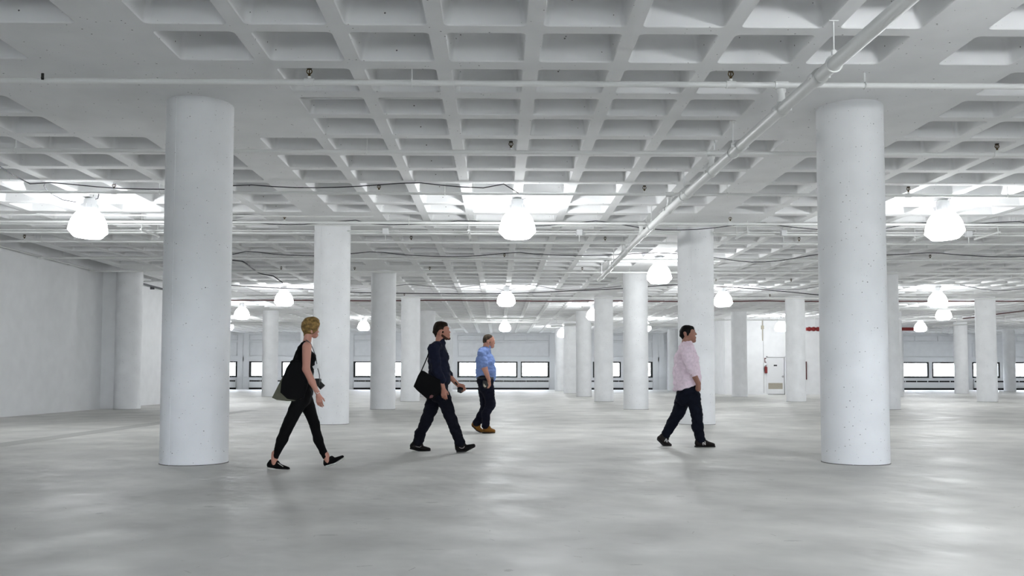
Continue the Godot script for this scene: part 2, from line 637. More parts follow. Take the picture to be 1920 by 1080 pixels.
# ------------------------------------------------------------------ window wall
func build_window_wall() -> void:
	var wf := struct_node("wall_far", "white panelled window wall at the far end", Vector3(0, 0, FARZ))
	var b := MB.new()
	b.span(X_MIN, X_MAX, 0.0, 0.9, -0.3, 0.0)
	part("spandrel", b.mesh(), M.pale_trim, wf)
	b = MB.new()
	b.span(X_MIN, X_MAX, 2.1, H + 0.35, -0.3, -0.06)
	part("lintel", b.mesh(), M.wall_paint, wf)
	b = MB.new()
	b.span(X_MIN, X_MAX, 2.1, 2.45, -0.06, 0.03)
	part("head_trim", b.mesh(), M.pale_trim, wf)
	b = MB.new()
	b.span(X_MIN, X_MAX, 3.58, 3.66, -0.06, 0.03)
	part("ledge", b.mesh(), M.pale_trim, wf)
	b = MB.new()
	b.span(X_MIN, X_MAX, 4.10, H, -0.06, 0.05)
	part("top_trim", b.mesh(), M.pale_trim, wf)
	b = MB.new()
	b.span(X_MIN, X_MAX, 0.86, 0.9, 0.0, 0.07)
	part("sill", b.mesh(), M.pale_trim, wf)
	# shared pieces
	var pier := MB.new()
	for s in [-1.0, 1.0]: pier.span(s * 0.235 - 0.195, s * 0.235 + 0.195, 0.0, H, -0.3, 0.07)
	pier.span(-0.05, 0.05, 0.0, H, -0.3, 0.03)
	var pier_m := pier.mesh()
	var mul := MB.new()
	mul.span(-0.125, 0.125, 0.9, 2.1, -0.3, 0.0)
	var mul_m := mul.mesh()
	var pan := MB.new()
	pan.cbox(Vector3(0, 3.01, -0.04), Vector3(6.78, 0.98, 0.06), 0.01)
	var pan_m := pan.mesh()
	var top := MB.new()
	top.cbox(Vector3(0, 3.88, -0.03), Vector3(1.65, 0.38, 0.07), 0.01)
	var top_m := top.mesh()
	var fr := MB.new()
	for s in [-1.0, 1.0]:
		fr.span(s * 1.03 - 0.09, s * 1.03 + 0.09, 0.9, 2.1, -0.16, -0.02)
	fr.span(-1.12, 1.12, 0.9, 1.03, -0.16, -0.02)
	fr.span(-1.12, 1.12, 2.0, 2.1, -0.16, -0.02)
	var fr_m := fr.mesh()
	var gl := MB.new()
	gl.span(-0.975, 0.975, 1.025, 2.005, -0.105, -0.10)
	var gl_m := gl.mesh()
	var cov := MB.new()
	cov.cbox(Vector3(0, 0.36, 0.08), Vector3(6.8, 0.44, 0.15), 0.01)
	cov.cbox(Vector3(0, 0.74, 0.08), Vector3(6.8, 0.10, 0.15), 0.01)
	for s in 9: cov.span(-3.4 + 6.8 * s / 8.0 - 0.02, -3.4 + 6.8 * s / 8.0 + 0.02, 0.5, 0.75, 0.01, 0.15)
	var cov_m := cov.mesh()
	var gri := MB.new()
	for s in 68: gri.span(-3.35 + s * 0.1, -3.29 + s * 0.1, 0.58, 0.69, 0.02, 0.12)
	var gri_m := gri.mesh()
	var toe := MB.new()
	toe.span(-3.4, 3.4, 0.0, 0.14, 0.0, 0.10)
	var toe_m := toe.mesh()
	var wn := 0
	for ix in range(-3, 6):
		var x := ix * BX
		part("pier", pier_m, M.pale_trim, wf, Vector3(x + BX / 2, 0, 0))
		if ix == -3: part("pier", pier_m, M.pale_trim, wf, Vector3(x - BX / 2, 0, 0))
		if ix == 2:   # this stretch lies behind the stair core
			b = MB.new()
			b.span(x - 3.5, x + 3.5, 0.9, 2.1, -0.3, 0.0)
			part("infill", b.mesh(), M.pale_trim, wf)
			continue
		part("panel", pan_m, M.wall_paint, wf, Vector3(x, 0, 0))
		for k in 4: part("top_panel", top_m, M.wall_paint, wf, Vector3(x + (k - 1.5) * 1.74, 0, 0))
		for k in [-0.5, 0.5]: part("mullion", mul_m, M.pale_trim, wf, Vector3(x + k * 2.36, 0, 0))
		for k in [-1.0, 0.0, 1.0]:
			wn += 1
			var w := struct_node("window_%d" % wn, "low dark framed window full of daylight", Vector3(x + k * 2.36, 0, FARZ))
			part("frame", fr_m, M.frame_green, w)
			part("pane", gl_m, M.window_glass, w)
		var o := thing("convector", "long pale convector heater under the far windows", "heater", Vector3(x, 0, FARZ + 0.075), "convector heaters under the windows")
		part("cover", cov_m, M.pale_trim, o)
		part("grille", gri_m, M.black, o)
		part("toe_space", toe_m, M.black, o)

# ------------------------------------------------------------------ stair core with the door
func build_core() -> void:
	var z := -48.8
	var x0 := 12.3
	var x1 := 19.62
	var b := MB.new()
	b.span(x0, 14.68, 0.0, H + 0.35, z - 0.2, z)
	b.span(15.64, x1, 0.0, H + 0.35, z - 0.2, z)
	b.span(14.68, 15.64, 2.09, H + 0.35, z - 0.2, z)
	var wc := struct("wall_core", b.mesh(), M.wall_paint, "white wall with a door in the middle of the floor")
	b = MB.new()
	b.span(14.46, 14.475, 0.0, H, z, z + 0.006)
	part("wall_joint", b.mesh(), M.dark_joint, wc)
	b = MB.new()
	b.span(x0, x1, 0.0, 0.1, z, z + 0.012)
	var bb := MB.new()
	bb.span(x0, 14.62, 0.0, 0.09, z, z + 0.012)
	bb.span(15.70, x1, 0.0, 0.09, z, z + 0.012)
	struct("baseboard_core", bb.mesh(), M.wall_paint)
	b = MB.new()
	b.span(x0, x0 + 0.2, 0.0, H + 0.35, FARZ, z - 0.2)
	struct("wall_core_side", b.mesh(), M.wall_paint, "side wall of the white stair core")
	b = MB.new()
	b.span(x1 - 0.2, x1, 0.0, H + 0.35, FARZ, z - 0.2)
	struct("wall_core_right", b.mesh(), M.wall_paint)
	var d := struct_node("door_1", "white door with a louvred vent at its foot", Vector3(15.16, 0, z))
	b = MB.new()
	b.span(-0.54, -0.48, 0.0, 2.14, -0.12, 0.03)
	b.span(0.48, 0.54, 0.0, 2.14, -0.12, 0.03)
	b.span(-0.54, 0.54, 2.08, 2.14, -0.12, 0.03)
	part("door_frame", b.mesh(), M.white_metal, d)
	b = MB.new()
	b.cbox(Vector3(0, 1.045, -0.06), Vector3(0.95, 2.05, 0.05), 0.006)
	var leaf := part("door_leaf", b.mesh(), M.white_metal, d)
	b = MB.new()
	b.span(-0.475, 0.475, 0.0, 0.02, -0.10, 0.01)
	part("threshold", b.mesh(), M.dark_metal, d)
	for k in 7:
		b = MB.new()
		b.box(Vector3(-0.03, 0.33 + k * 0.048, -0.028), Vector3(0.80, 0.04, 0.012), Basis(Vector3.RIGHT, 0.5))
		part("louvre_slat", b.mesh(), M.vent_beige, leaf)
	b = MB.new()
	b.cbox(Vector3(-0.02, 1.62, -0.032), Vector3(0.19, 0.075, 0.01), 0.002)
	part("name_plate", b.mesh(), M.black, leaf)
	b = MB.new()
	b.tube([Vector3(0.40, 1.0, -0.035), Vector3(0.40, 1.0, 0.03), Vector3(0.29, 1.0, 0.03)], 0.014, 8)
	b.cbox(Vector3(0.40, 1.0, -0.032), Vector3(0.06, 0.12, 0.01), 0.004)
	part("handle", b.mesh(), M.steel, leaf)
	# extinguisher and its sign beside the door
	var e := thing("fire_extinguisher", "red fire extinguisher hung beside the white door", "extinguisher", Vector3(14.57, 1.18, z))
	b = MB.new()
	b.lathe(Vector3(0, 0, 0.1), [Vector2(0.0, 0.0), Vector2(0.07, 0.005), Vector2(0.078, 0.03), Vector2(0.078, 0.32), Vector2(0.055, 0.37), Vector2(0.02, 0.385), Vector2(0.02, 0.42)], 16)
	part("cylinder", b.mesh(), M.red_pipe, e)
	b = MB.new()
	b.cbox(Vector3(0, 0.43, 0.1), Vector3(0.05, 0.03, 0.05), 0.005)
	b.tube([Vector3(0.0, 0.44, 0.1), Vector3(0.06, 0.47, 0.14)], 0.008, 6)
	b.tube([Vector3(-0.02, 0.43, 0.1), Vector3(-0.08, 0.40, 0.12), Vector3(-0.09, 0.25, 0.13), Vector3(-0.085, 0.12, 0.12)], 0.012, 6)
	part("valve_and_hose", b.mesh(), M.black, e)
	b = MB.new()
	b.cbox(Vector3(0, 0.2, 0.011), Vector3(0.05, 0.3, 0.02), 0.003)
	part("bracket", b.mesh(), M.dark_metal, e)
	var sg := thing("extinguisher_sign", "small red framed sign above the fire extinguisher", "sign", Vector3(14.6, 1.78, z))
	b = MB.new()
	b.cbox(Vector3(0, 0.13, 0.008), Vector3(0.17, 0.27, 0.012), 0.002)
	part("backing", b.mesh(), M.dark_red, sg)
	b = MB.new()
	b.cbox(Vector3(0, 0.13, 0.016), Vector3(0.085, 0.17, 0.006), 0.002)
	part("pictogram", b.mesh(), M.white_metal, sg)
	# tall narrow red cabinet mostly hidden behind a column
	var cb := thing("hose_cabinet", "tall dark red wall cabinet partly hidden behind a column", "cabinet", Vector3(16.68, 0.83, z))
	b = MB.new()
	b.cbox(Vector3(0, 0.505, 0.06), Vector3(0.36, 1.01, 0.12), 0.008)
	part("case", b.mesh(), M.dark_red, cb)
	b = MB.new()
	b.cbox(Vector3(0, 0.505, 0.125), Vector3(0.30, 0.94, 0.012), 0.004)
	part("cabinet_door", b.mesh(), M.dark_red, cb)
	# conduit and small box above the door
	var cd := thing("wall_conduit", "thin grey conduit with a small box high beside the door", "conduit", Vector3(14.42, 3.0, z))
	b = MB.new()
	b.tube([Vector3(0, 0, 0.03), Vector3(0, 1.15, 0.03)], 0.02, 8)
	part("tube", b.mesh(), M.vent_beige, cd)
	b = MB.new()
	b.cbox(Vector3(0.0, 0.75, 0.05), Vector3(0.14, 0.2, 0.08), 0.006)
	part("box", b.mesh(), M.vent_beige, cd)

# ------------------------------------------------------------------ high-bay lamps
func build_lamps() -> void:
	var b := MB.new()      # ribbed bell and its cone lens
	b.lathe(Vector3.ZERO, [Vector2(0.334, 0.13), Vector2(0.326, 0.19), Vector2(0.306, 0.28), Vector2(0.274, 0.36), Vector2(0.232, 0.43), Vector2(0.185, 0.48), Vector2(0.15, 0.50), Vector2(0.10, 0.505)], 48, 0.006, 24)
	var bell := b.mesh()
	b = MB.new()
	b.lathe(Vector3.ZERO, [Vector2(0.0, 0.0), Vector2(0.14, 0.002), Vector2(0.215, 0.008), Vector2(0.235, 0.018), Vector2(0.325, 0.115), Vector2(0.334, 0.13)], 48)
	var lens := b.mesh()
	b = MB.new()
	b.lathe(Vector3.ZERO, [Vector2(0.135, 0.50), Vector2(0.15, 0.52), Vector2(0.15, 0.60), Vector2(0.12, 0.63), Vector2(0.12, 0.70), Vector2(0.07, 0.73), Vector2(0.0, 0.735)], 24)
	for k in 10:
		var w := TAU * k / 10
		b.box(Vector3(sin(w) * 0.15, 0.565, cos(w) * 0.15), Vector3(0.012, 0.09, 0.03), Basis(Vector3.UP, w))
	var ballast := b.mesh()
	b = MB.new()
	b.torus(Vector3(0, 0.785, 0), Vector3(0, 0, 1), 0.04, 0.009, 14, 6)
	b.tube([Vector3(0, 0.82, 0), Vector3(0, 1.08, 0)], 0.008, 6)
	var hook := b.mesh()
	b = MB.new()
	b.tube([Vector3(0.06, 0.71, 0), Vector3(0.14, 0.73, 0.02), Vector3(0.15, 0.80, 0.02), Vector3(0.10, 0.92, 0.0), Vector3(0.09, 1.08, 0.0)], 0.008, 6)
	var cord := b.mesh()
	var spots := [
		[-1.0, -15.85, "over the open floor near the left wall, cable looped above it"], [0.0, -15.75, "hung over the middle walkway"], [1.0, -15.7, "beside a grey junction box and trapeze rods"],
		[0.51, -23.35, "next to the end of the fat pipe"],
		[-1.03, -31.3, "under a sagging grey cable"], [-0.01, -31.2, "above the man in navy"], [0.99, -31.2, "just right of the pink shirt man's column"], [1.98, -31.1, "above another lamp in a pair"],
		[-1.5, -38.7, "beside a column near the window wall"], [0.5, -38.9, "half hidden behind a slim column"], [2.48, -38.3, "close below another lamp in a pair"],
		[-1.95, -48.0, "half hidden behind the thick column beside the woman in black"], [-1.0, -48.2, "peeping out beside the third column row"], [0.0, -48.9, "directly beyond the lamp above the man in navy"], [1.0, -48.4, "peeping out beside a slim column before the pink shirt man"], [1.866, -45.8, "in front of the white door wall"], [2.97, -48.3, "over the end of the red fire pipe"],
		[0.48, -56.2, "small, half behind a far column"],
		[0.5, -4.9, ""], [2.5, -6.6, ""], [2.5, -23.0, ""], [2.0, -15.7, ""], [3.0, -15.7, ""], [3.0, -31.1, ""], [4.0, -31.1, ""], [4.5, -38.5, ""], [4.0, -48.3, ""], [5.0, -48.3, ""], [-2.5, -56.0, ""],
	]
	for s in spots:
		var label: String = "white glowing high-bay lamp " + s[2] if s[2] else ("white glowing high-bay lamp in the last rows before the windows" if s[1] < -40.0 else "white glowing high-bay lamp over the side bays")
		var o := thing("high_bay_lamp", label, "lamp", Vector3(s[0] * BX, 3.36 if s[1] == -45.8 else 3.5, s[1]), "high-bay lamps")
		part("refractor", bell, M.lamp_refractor, o)
		part("lens", lens, M.lamp_refractor, o)
		part("ballast_housing", ballast, M.white_metal, o)
		part("hook", hook, M.dark_metal, o)
		part("cord", cord, M.cable, o)
		var l := OmniLight3D.new()
		l.name = "lamp_light"
		o.add_child(l, true)
		l.position = Vector3(0, 0.2, 0)
		l.light_color = Color(0.985, 0.995, 1.0)
		l.light_energy = LAMP
		l.light_size = 0.12
		l.omni_range = 60.0
		l.omni_attenuation = 2.0
		l.shadow_enabled = true
		if s[0] == -1.0 and s[1] > -20.0: o.rotation.z = -0.06
		if s[0] == 1.0 and s[1] > -20.0: o.rotation.z = 0.05
# ------------------------------------------------------------------ pipes, cables, sprinklers
var head_frame: ArrayMesh
var head_plate: ArrayMesh
func sprinkler(parent: Node3D, p: Vector3) -> void:
	if head_frame == null:
		var b := MB.new()
		b.tube([Vector3(0, 0, 0), Vector3(0, 0.025, 0)], 0.014, 8)
		b.torus(Vector3(0, 0.055, 0), Vector3(0, 0, 1), 0.027, 0.0065, 14, 6)
		b.tube([Vector3(0, 0.03, 0), Vector3(0, 0.075, 0)], 0.006, 6)
		head_frame = b.mesh()
		b = MB.new()
		b.lathe(Vector3.ZERO, [Vector2(0.0, 0.082), Vector2(0.027, 0.082), Vector2(0.029, 0.092), Vector2(0.0, 0.096)], 12)
		head_plate = b.mesh()
	var o := part("sprinkler_head", head_frame, M.brass, parent, p)
	o.set_meta("label", "dark upright sprinkler head")
	part("deflector", head_plate, M.dark_metal, o)

func wire(called: String, pts: Array, z: float, r: float, m: Material, label: String, category := "cable", sides := 6) -> void:
	# smooth curve through points given as picture positions on the plane at depth z
	var c := Curve3D.new()
	for i in pts.size():
		var p := at(pts[i][0], pts[i][1], z if pts[i].size() < 3 else pts[i][2])
		if p.y > H - r - 0.02:      # nearer, just under the slab
			p = cam_o + (p - cam_o) * ((H - r - 0.02 - cam_o.y) / (p.y - cam_o.y))
		c.add_point(p)
	for i in range(1, pts.size() - 1):
		var t: Vector3 = (c.get_point_position(i + 1) - c.get_point_position(i - 1)) / 6.0
		c.set_point_in(i, -t)
		c.set_point_out(i, t)
	var b := MB.new()
	var q := []
	var len := c.get_baked_length()
	var n := clampi(int(len / 0.35), 6, 160)
	for i in n + 1: q.append(c.sample_baked(len * i / n))
	b.tube(q, r, sides)
	var o := thing(called, label, category)
	part("strand", b.mesh(), m, o)
	for i in range(1, pts.size() - 1):      # tied up to the slab at the crests
		if pts[i][1] <= pts[i - 1][1] and pts[i][1] <= pts[i + 1][1]:
			var p := c.get_point_position(i)
			var t := MB.new()
			t.tube([p, Vector3(p.x, H + 0.35, p.z)], 0.004, 5)
			part("hanger_tie", t.mesh(), M.white_pipe, o)

func build_pipes() -> void:
	# --- sprinkler branch lines across the room
	var zs := [-9.1, -11.95, -14.7, -17.55, -20.15, -23.0, -25.9, -28.8, -34.3]
	var heads := [[578, 1372], [-60, 958, 1870], [215, 711, 1208, 1702], [535, 1368], [50, 772, 1134, 1496], [946, 1740], [667, 807, 1091, 530], [1340, 1480], [1440, 760]]
	var ords := ["first", "second", "third", "fourth", "fifth", "sixth", "seventh", "eighth", "ninth"]
	for i in zs.size():
		var z: float = zs[i]
		var y := 4.1
		var r := 0.031 if i < 2 else 0.026
		var xl := WALL_L + 0.05
		var xr: float = 18.0 if i < 6 else 30.0
		var o := thing("sprinkler_pipe", "white sprinkler branch pipe across the ceiling, %s in from the open end" % ords[i], "pipe", Vector3(0, y, z), "sprinkler branch pipes")
		var b := MB.new()
		b.tube([Vector3(xl, 0, 0), Vector3(xr, 0, 0)], r, 12)
		part("pipe", b.mesh(), M.white_pipe, o)
		var k := 0
		var x := xl + 1.55 - (0.9 if i % 2 else 0.0)
		while x < xr:
			if k % 2 == 0:
				b = MB.new()
				b.torus(Vector3(x, 0, 0), Vector3(1, 0, 0), r + 0.008, 0.006, 12, 5)
				b.tube([Vector3(x, r, 0), Vector3(x, H + 0.35 - y, 0)], 0.008, 6)
				part("hanger", b.mesh(), M.white_pipe, o)
			x += 2.4
			k += 1
		for h in heads[i]:
			var p := at(h, 300, z)
			b = MB.new()
			b.tube([Vector3(p.x - 0.05, 0, 0), Vector3(p.x + 0.05, 0, 0)], r + 0.01, 12)
			b.tube([Vector3(p.x, r, 0), Vector3(p.x, r + 0.03, 0)], 0.02, 8)
			part("tee", b.mesh(), M.white_pipe, o)
			sprinkler(o, Vector3(p.x, r + 0.03, 0))
		if i < 6:      # tee above the fat main
			b = MB.new()
			var tx: float = [2.66, 2.61, 2.56, 2.55, 2.545, 2.58][i]
			b.tube([Vector3(tx - 0.07, 0, 0), Vector3(tx + 0.07, 0, 0)], 0.043, 12)
			part("tee", b.mesh(), M.white_pipe, o)
	# dark clamp where the first line meets the slab on the left
	var cl := thing("pipe_clamp", "small dark clamp on the first branch pipe by the left solid ceiling", "clamp", at(83, 149, -9.1))
	var bb := MB.new()
	bb.cbox(Vector3(0, 0.02, 0.035), Vector3(0.03, 0.07, 0.012), 0.004)
	part("plate", bb.mesh(), M.dark_metal, cl)
	bb = MB.new()
	bb.tube([Vector3(0, 0.0, 0.035), Vector3(0, 0.0, 0.055)], 0.009, 6)
	part("bolt", bb.mesh(), M.dark_metal, cl)
	# thin conduit just behind the first line
	bb = MB.new()
	bb.tube([at(548, 184, -10.15), at(1050, 184, -10.15)], 0.012, 8)
	mono("thin_conduit", bb.mesh(), M.white_pipe, "thin white conduit close behind the first branch pipe", "conduit")
	# --- fat sprinkler main running into the depth
	var pts := [Vector3(2.83, 3.84, -2.5), Vector3(2.76, 3.84, -5.4), Vector3(2.69, 3.84, -8.1), Vector3(2.66, 3.84, -9.1), Vector3(2.61, 3.84, -11.8), Vector3(2.56, 3.84, -14.55), Vector3(2.54, 3.84, -18.5), Vector3(2.60, 3.84, -25.6)]
	var main := thing("sprinkler_main", "fat white sprinkler main running away under the slab with risers", "pipe")
	var mb := MB.new()
	mb.tube(pts, 0.062, 24)
	part("main_pipe", mb.mesh(), M.white_pipe, main)
	var xat := func(z: float) -> float:
		for i in pts.size() - 1:
			if z <= pts[i].z and z >= pts[i + 1].z:
				return lerpf(pts[i].x, pts[i + 1].x, (z - pts[i].z) / (pts[i + 1].z - pts[i].z))
		return 2.6
	for z in [-6.1, -8.1, -9.1, -10.6, -11.95, -13.35, -14.7, -17.2, -20.15, -23.0]:
		var x: float = xat.call(z)
		mb = MB.new()
		mb.tube([Vector3(x, 3.84, z + 0.05), Vector3(x, 3.84, z + 0.04), Vector3(x, 3.84, z - 0.04), Vector3(x, 3.84, z - 0.05)], [0.064, 0.078, 0.078, 0.064], 24)
		for s in [-1.0, 1.0]: mb.cbox(Vector3(x + s * 0.088, 3.84, z), Vector3(0.03, 0.035, 0.06), 0.006)
		part("coupling", mb.mesh(), M.white_pipe, main)
	for z in [-9.1, -11.95, -14.7, -17.55, -20.15, -23.0]:
		var x: float = xat.call(z)
		mb = MB.new()
		mb.lathe(Vector3(x, 3.84, z), [Vector2(0.05, 0.05), Vector2(0.05, 0.10), Vector2(0.038, 0.105), Vector2(0.038, 0.175), Vector2(0.048, 0.18), Vector2(0.048, 0.212)], 16)
		part("riser", mb.mesh(), M.white_pipe, main)
	for z in [-7.75, -10.9, -13.6, -16.4, -19.3, -22.0, -24.8]:
		var x: float = xat.call(z)
		mb = MB.new()
		mb.torus(Vector3(x, 3.84, z), Vector3(0, 0, 1), 0.074, 0.008, 20, 6)
		mb.cbox(Vector3(x, 3.945, z), Vector3(0.04, 0.05, 0.03), 0.006)
		mb.tube([Vector3(x, 3.95, z), Vector3(x, H + 0.35, z)], 0.008, 6)
		mb.cbox(Vector3(x, H + 0.0, z), Vector3(0.09, 0.012, 0.03), 0.003)
		part("clevis_hanger", mb.mesh(), M.white_pipe, main)
	# --- conduit run with junction boxes beside the first lamps
	var runs := [[420.0, 4.12, -17.95, 0.015, "upper"], [432.0, 4.09, -18.5, 0.013, "slim middle"], [437.0, 4.06, -18.62, 0.024, "thicker lower"]]
	for rr in runs:
		mb = MB.new()
		mb.tube([Vector3(WALL_L + 0.02, rr[1], rr[2]), Vector3(17.0, rr[1], rr[2])], rr[3], 8)
		mono("electrical_conduit", mb.mesh(), M.white_pipe, "%s white electrical conduit of the run behind the near lamps" % rr[4], "conduit", Vector3.ZERO, "electrical conduits")
	mb = MB.new()
	mb.tube([at(0, 402, -17.0), at(300, 404, -17.0), at(700, 406, -17.0)], 0.014, 8)
	mono("electrical_conduit", mb.mesh(), M.white_pipe, "short white conduit above the lamp by the left wall", "conduit", Vector3.ZERO, "electrical conduits")
	var jb := [[723, 434, "the lamp over the walkway, left side"], [1086, 436, "the fat main pipe"], [1469, 437, "a column and a sprinkler head"], [1816, 439, "the lamp with trapeze rods"]]
	for j in jb:
		var p := at(j[0], j[1], -18.5)
		var o := thing("junction_box", "white square junction box on the conduit run near " + j[2], "junction box", p, "junction boxes")
		mb = MB.new()
		mb.cbox(Vector3.ZERO, Vector3(0.13, 0.13, 0.10), 0.01)
		part("box", mb.mesh(), M.white_metal, o)
		mb = MB.new()
		mb.cbox(Vector3(0, 0, 0.054), Vector3(0.115, 0.115, 0.008), 0.003)
		part("cover_plate", mb.mesh(), M.white_metal, o)
		mb = MB.new()
		mb.tube([Vector3(0.0, -0.065, 0), Vector3(0.0, -0.20, 0)], 0.009, 6)
		part("stub", mb.mesh(), M.white_pipe, o)
	# trapeze hangers: rods with a cross strut carrying the conduits
	for px in [178, 281, 880, 1733, 1850, 1391]:
		var p := at(px, 430, -18.35)
		var o := thing("trapeze_hanger", "thin white trapeze hanger rods carrying the conduit run", "hanger", Vector3(p.x, 0, -18.35), "trapeze hangers")
		for s in [-1.0, 1.0]:
			mb = MB.new()
			mb.tube([Vector3(0, 3.95, s * 0.42), Vector3(0, H + 0.35, s * 0.42)], 0.008, 6)
			part("rod", mb.mesh(), M.white_pipe, o)
		mb = MB.new()
		mb.cbox(Vector3(0, 4.005, 0), Vector3(0.045, 0.04, 0.95), 0.006)
		part("strut", mb.mesh(), M.white_pipe, o)
	# --- cables
	wire("black_cable", [[-20, 300], [20, 325], [60, 346], [86, 342], [150, 347], [215, 353], [310, 355]], -14.5, 0.009, M.cable, "black cable swinging in above the left near lamp")
	wire("black_cable", [[84, 343], [84, 352], [100, 366], [118, 375], [143, 379]], -15.6, 0.009, M.cable, "black cable looping down to the left near lamp")
	wire("black_cable", [[310, 355], [376, 352], [438, 348], [461, 346], [500, 349], [560, 352], [640, 351], [705, 347], [778, 342], [815, 346], [860, 350], [900, 353], [925, 349], [945, 345], [966, 347], [972, 354], [972, 362]], -14.5, 0.009, M.cable, "black cable drooping along the third branch pipe to the walkway lamp")
	wire("black_cable", [[310, 416], [440, 414], [460, 416], [500, 420], [560, 421], [620, 417], [662, 412], [700, 420], [760, 421], [840, 416], [878, 413], [926, 420], [1000, 424], [1060, 420], [1120, 414], [1160, 420], [1200, 427], [1240, 431], [1310, 430], [1380, 422], [1424, 416], [1460, 423], [1530, 430], [1600, 434], [1664, 428], [1700, 421], [1744, 417], [1800, 420], [1860, 418], [1905, 415], [1940, 420]], -17.8, 0.009, M.cable, "dark cable waving along the upper conduit from side to side")
	wire("black_cable", [[160, 418], [185, 413], [240, 419], [310, 421]], -18.0, 0.009, M.cable, "short dark cable right of the left near lamp")
	wire("grey_cable", [[436, 477], [465, 471], [520, 477], [600, 480], [655, 476], [702, 472], [760, 478], [830, 481], [890, 480], [945, 475], [972, 473], [1010, 477], [1080, 479], [1150, 478], [1240, 474], [1340, 483], [1400, 491], [1460, 489], [1535, 477], [1600, 474], [1664, 478], [1745, 474], [1800, 478], [1880, 482], [1940, 479]], -22.3, 0.011, M.cable, "dark cable sagging across behind the second column row")
	wire("grey_cable", [[436, 488], [455, 490], [475, 505], [490, 514], [508, 515], [530, 530]], -27.5, 0.018, M.cable, "thick dark cable slanting down to a lamp beside the left column")
	wire("dark_conduit", [[432, 535], [520, 540], [590, 543], [660, 548], [760, 550], [900, 551], [960, 550], [1060, 546], [1165, 541], [1270, 534], [1340, 537], [1420, 542], [1535, 553]], -30.4, 0.016, M.cable, "dark bowed cable running above the middle row of lamps")
	wire("grey_cable", [[742, 536], [765, 533], [810, 537], [860, 539], [900, 534], [925, 538], [945, 545]], -29.6, 0.010, M.grey_cable, "thin grey cable waving to the lamp above the man in navy")
	wire("grey_cable", [[955, 545], [975, 537], [995, 533], [1020, 538], [1060, 544], [1130, 540], [1165, 536]], -29.6, 0.010, M.grey_cable, "thin grey cable leaving the lamp above the man in navy")
	wire("grey_cable", [[1360, 545], [1390, 537], [1405, 535], [1440, 541], [1490, 543], [1535, 537]], -29.6, 0.010, M.grey_cable, "thin grey cable leaving the lamp right of the pink shirt")
	wire("grey_cable", [[1800, 534], [1830, 540], [1870, 545], [1925, 541]], -29.6, 0.012, M.grey_cable, "thin grey cable sagging right of the paired lamps")
	wire("red_conduit", [[432, 563], [560, 563], [700, 564], [820, 563], [900, 564], [960, 564], [1040, 565], [1115, 564], [1240, 565], [1380, 565], [1430, 564], [1480, 565], [1600, 565], [1690, 565], [1800, 565], [1930, 565]], -35.4, 0.022, M.dark_red, "thin dark red pipe crossing the whole ceiling", "pipe", 8)
	wire("red_conduit", [[1806, 597], [1830, 595], [1870, 589], [1895, 586], [1925, 582]], -44.0, 0.025, M.dark_red, "short dark red pipe rising toward the right wall", "pipe", 8)
	# --- pipes toward the window wall
	var rv := thing("red_valve_pipe", "fat red fire pipe with valve collars beside the stair core", "pipe")
	mb = MB.new()
	mb.tube([at(1512, 617, -47.0), at(1712, 617, -47.0)], 0.09, 14)
	part("tube", mb.mesh(), M.red_pipe, rv)
	for px in [1516, 1524, 1532]:
		mb = MB.new()
		mb.tube([at(px, 617, -47.0), at(px + 3, 617, -47.0)], 0.12, 14)
		part("collar", mb.mesh(), M.red_pipe, rv)
	for px in [1528, 1600, 1690]:
		var p := at(px, 617, -47.0)
		mb = MB.new()
		mb.tube([p, Vector3(p.x, H + 0.35, p.z)], 0.012, 6)
		part("hanger_rod", mb.mesh(), M.white_pipe, rv)
	var far := [[1058, 609, 1290, 609, -46.0, 0.075, "fat white pipe hung before the far columns"], [432, 606, 600, 607, -46.0, 0.075, "fat white pipe hung near the left window bays"],
		[884, 597, 1006, 597, -46.5, 0.05, "short white pipe above the man in the blue shirt"], [838, 604, 1012, 604, -50.0, 0.03, "thin white conduit above the blue shirt man"], [690, 596, 880, 597, -46.9, 0.04, "white pipe behind the third column row"],
		[1686, 579, 1900, 580, -38.0, 0.04, "white pipe behind the lower lamp of the pair"], [1686, 598, 1760, 597, -43.0, 0.06, "white pipe stub over the red fire pipe"], [1270, 600, 1500, 600, -44.0, 0.03, "thin white conduit in front of the core wall"], [1748, 612, 1930, 602, -46.0, 0.03, "thin slanting white pipe before the right window bays"],
		[1033, 612, 1055, 611, -46.0, 0.045, "white pipe elbow joining the fat far pipe"]]
	for f in far:
		mb = MB.new()
		var a := at(f[0], f[1], f[4])
		var e := at(f[2], f[3], f[4])
		a.y = minf(a.y, H - 0.1); e.y = minf(e.y, H - 0.1)
		mb.tube([a, e], f[5], 10)
		var o := thing("hung_pipe", f[6], "pipe")
		part("tube", mb.mesh(), M.white_pipe, o)
		var n := maxi(1, int((e - a).length() / 2.5))
		for k in n:
			var p: Vector3 = a.lerp(e, (k + 0.5) / n)
			mb = MB.new()
			mb.tube([p, Vector3(p.x, H + 0.35, p.z)], 0.012, 6)
			part("hanger_rod", mb.mesh(), M.white_pipe, o)
	# thin rail of pipe along the top of the left wall
	var wp := thing("wall_pipe", "thin grey pipe bracketed along the top of the left wall", "pipe")
	mb = MB.new()
	mb.tube([Vector3(-12.33, 4.13, -20.5), Vector3(-12.33, 4.13, -26.4)], 0.022, 8)
	part("tube", mb.mesh(), M.white_pipe, wp)
	for k in 5:
		mb = MB.new()
		mb.cbox(Vector3(-12.39, 4.13, -20.9 - k * 1.25), Vector3(0.12, 0.03, 0.04), 0.004)
		part("bracket", mb.mesh(), M.white_pipe, wp)
	var wq := thing("wall_pipe", "short dark pipe on brackets on the bright wall behind the stub", "pipe")
	mb = MB.new()
	mb.tube([Vector3(-12.3, 4.10, -28.6), Vector3(-12.3, 4.10, -33.0)], 0.03, 8)
